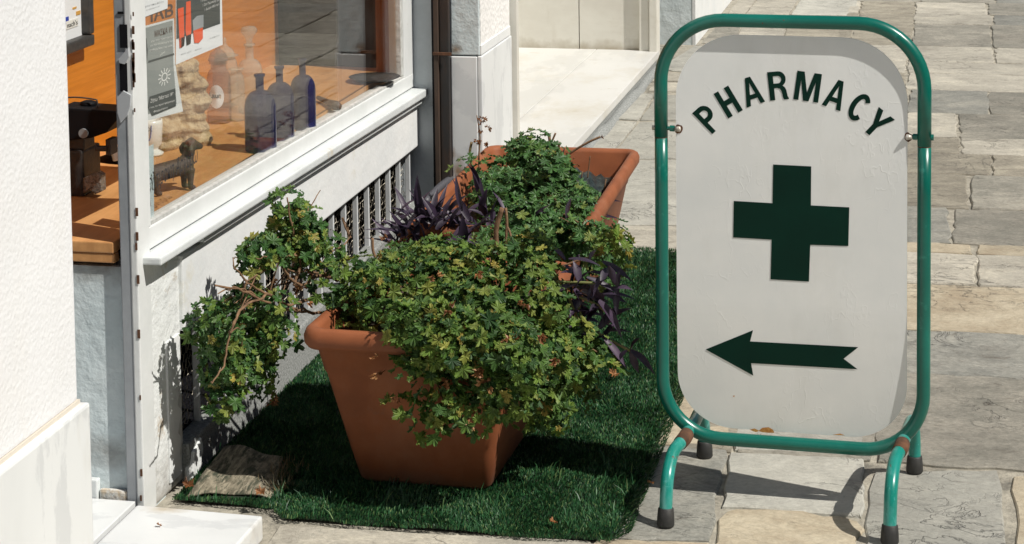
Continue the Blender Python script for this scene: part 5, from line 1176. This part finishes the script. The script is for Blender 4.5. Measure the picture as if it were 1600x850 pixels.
for i in range(len(zs)-1):
    k_ = i*4; Fs += [(k_, k_+1, k_+5, k_+4), (k_+1, k_+2, k_+6, k_+5), (k_+2, k_+3, k_+7, k_+6), (k_+3, k_, k_+4, k_+7)]
k_ = (len(zs)-1)*4; Fs += [(0, 3, 2, 1), (k_, k_+1, k_+2, k_+3)]
pn = put('panel', V, Fs, M['panel'], sign)
def pan(x, y):
    p = S(x, y, 0); return S(x, y, bow(p.z)+.0008)
def shape(name, loops, m=M['print_green'], parent=pn):
    """flat shape with holes: loops of world points on the panel, filled by a 2D curve"""
    c = bpy.data.curves.new('s', 'CURVE'); c.dimensions = '2D'; c.fill_mode = 'BOTH'
    o0 = loops[0][0]
    for lp in loops:
        s_ = c.splines.new('POLY'); s_.points.add(len(lp)-1); s_.use_cyclic_u = True
        for i, p in enumerate(lp): s_.points[i].co = ((p-o0).dot(sx), (p-o0).z, 0, 1)
    o = bpy.data.objects.new('s', c); col.objects.link(o); bpy.context.view_layer.update()
    me = bpy.data.meshes.new_from_object(o.evaluated_get(bpy.context.evaluated_depsgraph_get()))
    V = [o0+sx*v.co.x+Vector((0, 0, v.co.y)) for v in me.vertices]; V = [v+sn*(bow(v.z)+.0008-(v-GL).dot(sn)) for v in V]; Fs = [tuple(p.vertices) for p in me.polygons]
    bpy.data.objects.remove(o); bpy.data.curves.remove(c); bpy.data.meshes.remove(me)
    return put(name, V, Fs, m, parent)
shape('cross', [[pan(*q_) for q_ in ((1208,257),(1267.5,260),(1267,321),(1327,324),(1325.5,384.5),(1266,382.5),(1264,440),(1204,436.5),(1205.5,374.5),(1145.5,371),(1146.5,314),(1207,317.5))]])
shape('arrow', [[pan(*q_) for q_ in ((1102.5,546),(1176.5,516),(1172,533.5),(1341,542.5),(1318,560.5),(1340,577),(1173.5,567.5),(1177,587))]])
def arc(cx, cy, rx, ry, a0, a1, n=10): return [(cx+rx*cos(radians(a0+(a1-a0)*k_/n)), cy+ry*sin(radians(a0+(a1-a0)*k_/n))) for k_ in range(n+1)]
s_ = .275
LET = {
 'P': [[(0,0),(s_,0),(s_,.40),(.5,.40)]+arc(.5,.70,.46,.30,-90,90)+[(0,1)], [(s_,.57),(s_,.83),(.48,.83)]+arc(.48,.70,.22,.13,90,-90)[1:]],
 'H': [[(0,0),(.31,0),(.31,.41),(.69,.41),(.69,0),(1,0),(1,1),(.69,1),(.69,.60),(.31,.60),(.31,1),(0,1)]],
 'A': [[(0,0),(.24,0),(.31,.22),(.69,.22),(.76,0),(1,0),(.64,1),(.36,1)], [(.36,.38),(.5,.80),(.64,.38)]],
 'R': [[(0,0),(s_,0),(s_,.42),(.44,.42)]+[(.58,.38),(.66,.28),(.70,.06),(.75,0),(1,0),(1,.04),(.95,.10),(.91,.32),(.84,.43),(.74,.49)]+arc(.56,.73,.38,.27,-50,90)+[(0,1)], [(s_,.58),(s_,.84),(.52,.84)]+arc(.52,.71,.18,.13,90,-90)[1:]],
 'M': [[(0,0),(.20,0),(.20,.70),(.39,0),(.61,0),(.80,.70),(.80,0),(1,0),(1,1),(.70,1),(.5,.30),(.30,1),(0,1)]],
 'C': [arc(.5,.5,.5,.52,40,320,22)+[(.64,.26)]+arc(.5,.5,.21,.34,305,55,18)+[(.66,.74)]],
 'Y': [[(.37,0),(.63,0),(.63,.40),(1,1),(.72,1),(.5,.60),(.28,1),(0,1),(.37,.40)]]}
for ch, bl_, rt_, up2 in (('P', (1113,209.5), (19.5,-17.5), (-31.5,-32.5)), ('H', (1137.9,185), (22.8,-13.0), (-23.0,-38.3)), ('A', (1166.5,168.2), (29,-9.4), (-13.3,-42.5)), ('R', (1203.4,157.3), (29.4,-2.6), (-4.9,-44.4)), ('M', (1239.6,155), (38.6,5.6), (6.2,-44.6)),
        ('A', (1283.8,163.6), (29.2,10.2), (15.8,-42.6)), ('C', (1319.0,178.5), (23.5,15.6), (24.0,-37.0)), ('Y', (1342.5,198.5), (25.5,20.5), (30.5,-31.5))):
    lps = [[pan(bl_[0]+rt_[0]*u_+up2[0]*v_, bl_[1]+rt_[1]*u_+up2[1]*v_) for u_, v_ in lp] for lp in LET[ch]]
    shape('letter', lps)
# rusty flake at the bottom edge and tiny rust specks
rm = mat('orange_rust_stain', (.45,.17,.04), .9, (.62,.33,.10), 120)
for pts in ([(1184,676),(1190,671),(1200,670),(1207,674),(1209,679),(1200,679),(1190,678)], [(1170,674),(1178,672),(1186,676),(1180,678)], [(1300,682),(1312,680),(1320,683)], [(1144,620),(1147,619),(1147,622)]):
    shape('rust_patch', [[S(x, y, .0022) for x, y in pts]], rm)
for (bx, by, side, m_) in ((1060, 201, 1, 'L'), (1420, 213.5, -1, 'R')):
    u_, z_ = uv(S(bx, by)); tu = uL if side > 0 else uR
    MB().tube([W(tu-side*.019, z_), W(tu-side*.012, z_)], .0055 if side > 0 else .0065, 10).put('bolt_end', M['zinc'] if side > 0 else M['green'], sign, smooth=False)
    MB().tube([W(tu, z_), W(u_-side*.004, z_)], .0042, 10).put('bolt', M['green'], sign, smooth=True)
    MB().tube([W(u_-side*.018, z_), W(u_-side*.008, z_)], .0065, 6).put('nut', M['green'], sign)
    MB().tube([W(u_-side*.006, z_, .004), W(u_+side*.004, z_, .006), W(u_+side*.006, z_, .0055)], [.005, .0065, .003], 12).put('screw_head', M['zinc'], sign, smooth=True)
    shape('rust_halo', [[W(u_+side*.001+cos(a)*.0085*random.uniform(.8, 1.15), z_+sin(a)*.0095*random.uniform(.8, 1.15), .0022) for a in [2*pi*k_/16 for k_ in range(16)]]], M['rust'])
# legs: two bent tubes across the foot of the frame
for (fx, fy, bx, by, ax_, ay_) in ((1040, 822, 1101, 714, 1077, 674), (1390, 849, 1429, 738, 1413, 688)):
    fA = gz(fx, fy, .0); fB = gz(bx, by, .0); apx = S(ax_, ay_, 0); zt = apx.z
    leg = thing('leg_placeholder', None, None, (fA+fB)/2) if False else None
    pts = [fA+UP*.012, fA.lerp(fB, .015)+UP*.05, fA.lerp(fB, .06)+UP*(zt*.72), fA.lerp(fB, .19)+UP*(zt*.94)]
    mid = Vector((apx.x, apx.y, zt)); pts += [mid+ (fA-fB)*.12+UP*.002, mid+UP*.004, mid+(fB-fA)*.14+UP*.002]
    pts += [fA.lerp(fB, .88)+UP*(zt*.88), fA.lerp(fB, .97)+UP*(zt*.62), fB+UP*.05, fB+UP*.012]
    P = smooth_path(pts, 5)
    MB().tube(P, TR*.94, 18).put('leg', M['green_worn'], sign, smooth=True)
    for f_, q_ in ((fA, pts[1]), (fB, pts[-2])):
        dd = (q_-f_).normalized()
        MB().tube([f_+UP*.0005, f_+UP*.004, f_+dd*.020, f_+dd*.036, f_+dd*.038], [.0165, .0185, .0178, .0162, .0145], 20).put('rubber_foot', M['rubber'], sign, smooth=True)
    dA = (fA-fB).normalized()
    c = mid+(fA-fB)*.10; MB().tube([P[18], P[20], P[22]], [TR*1.06, TR*1.09, TR*1.06], 18).put('collar', M['rust'], sign, smooth=True)
print('az', math.degrees(atan2(sx.y,sx.x)), 'sun.sn', to_sun.dot(sn))
print('objects', len(bpy.data.objects))
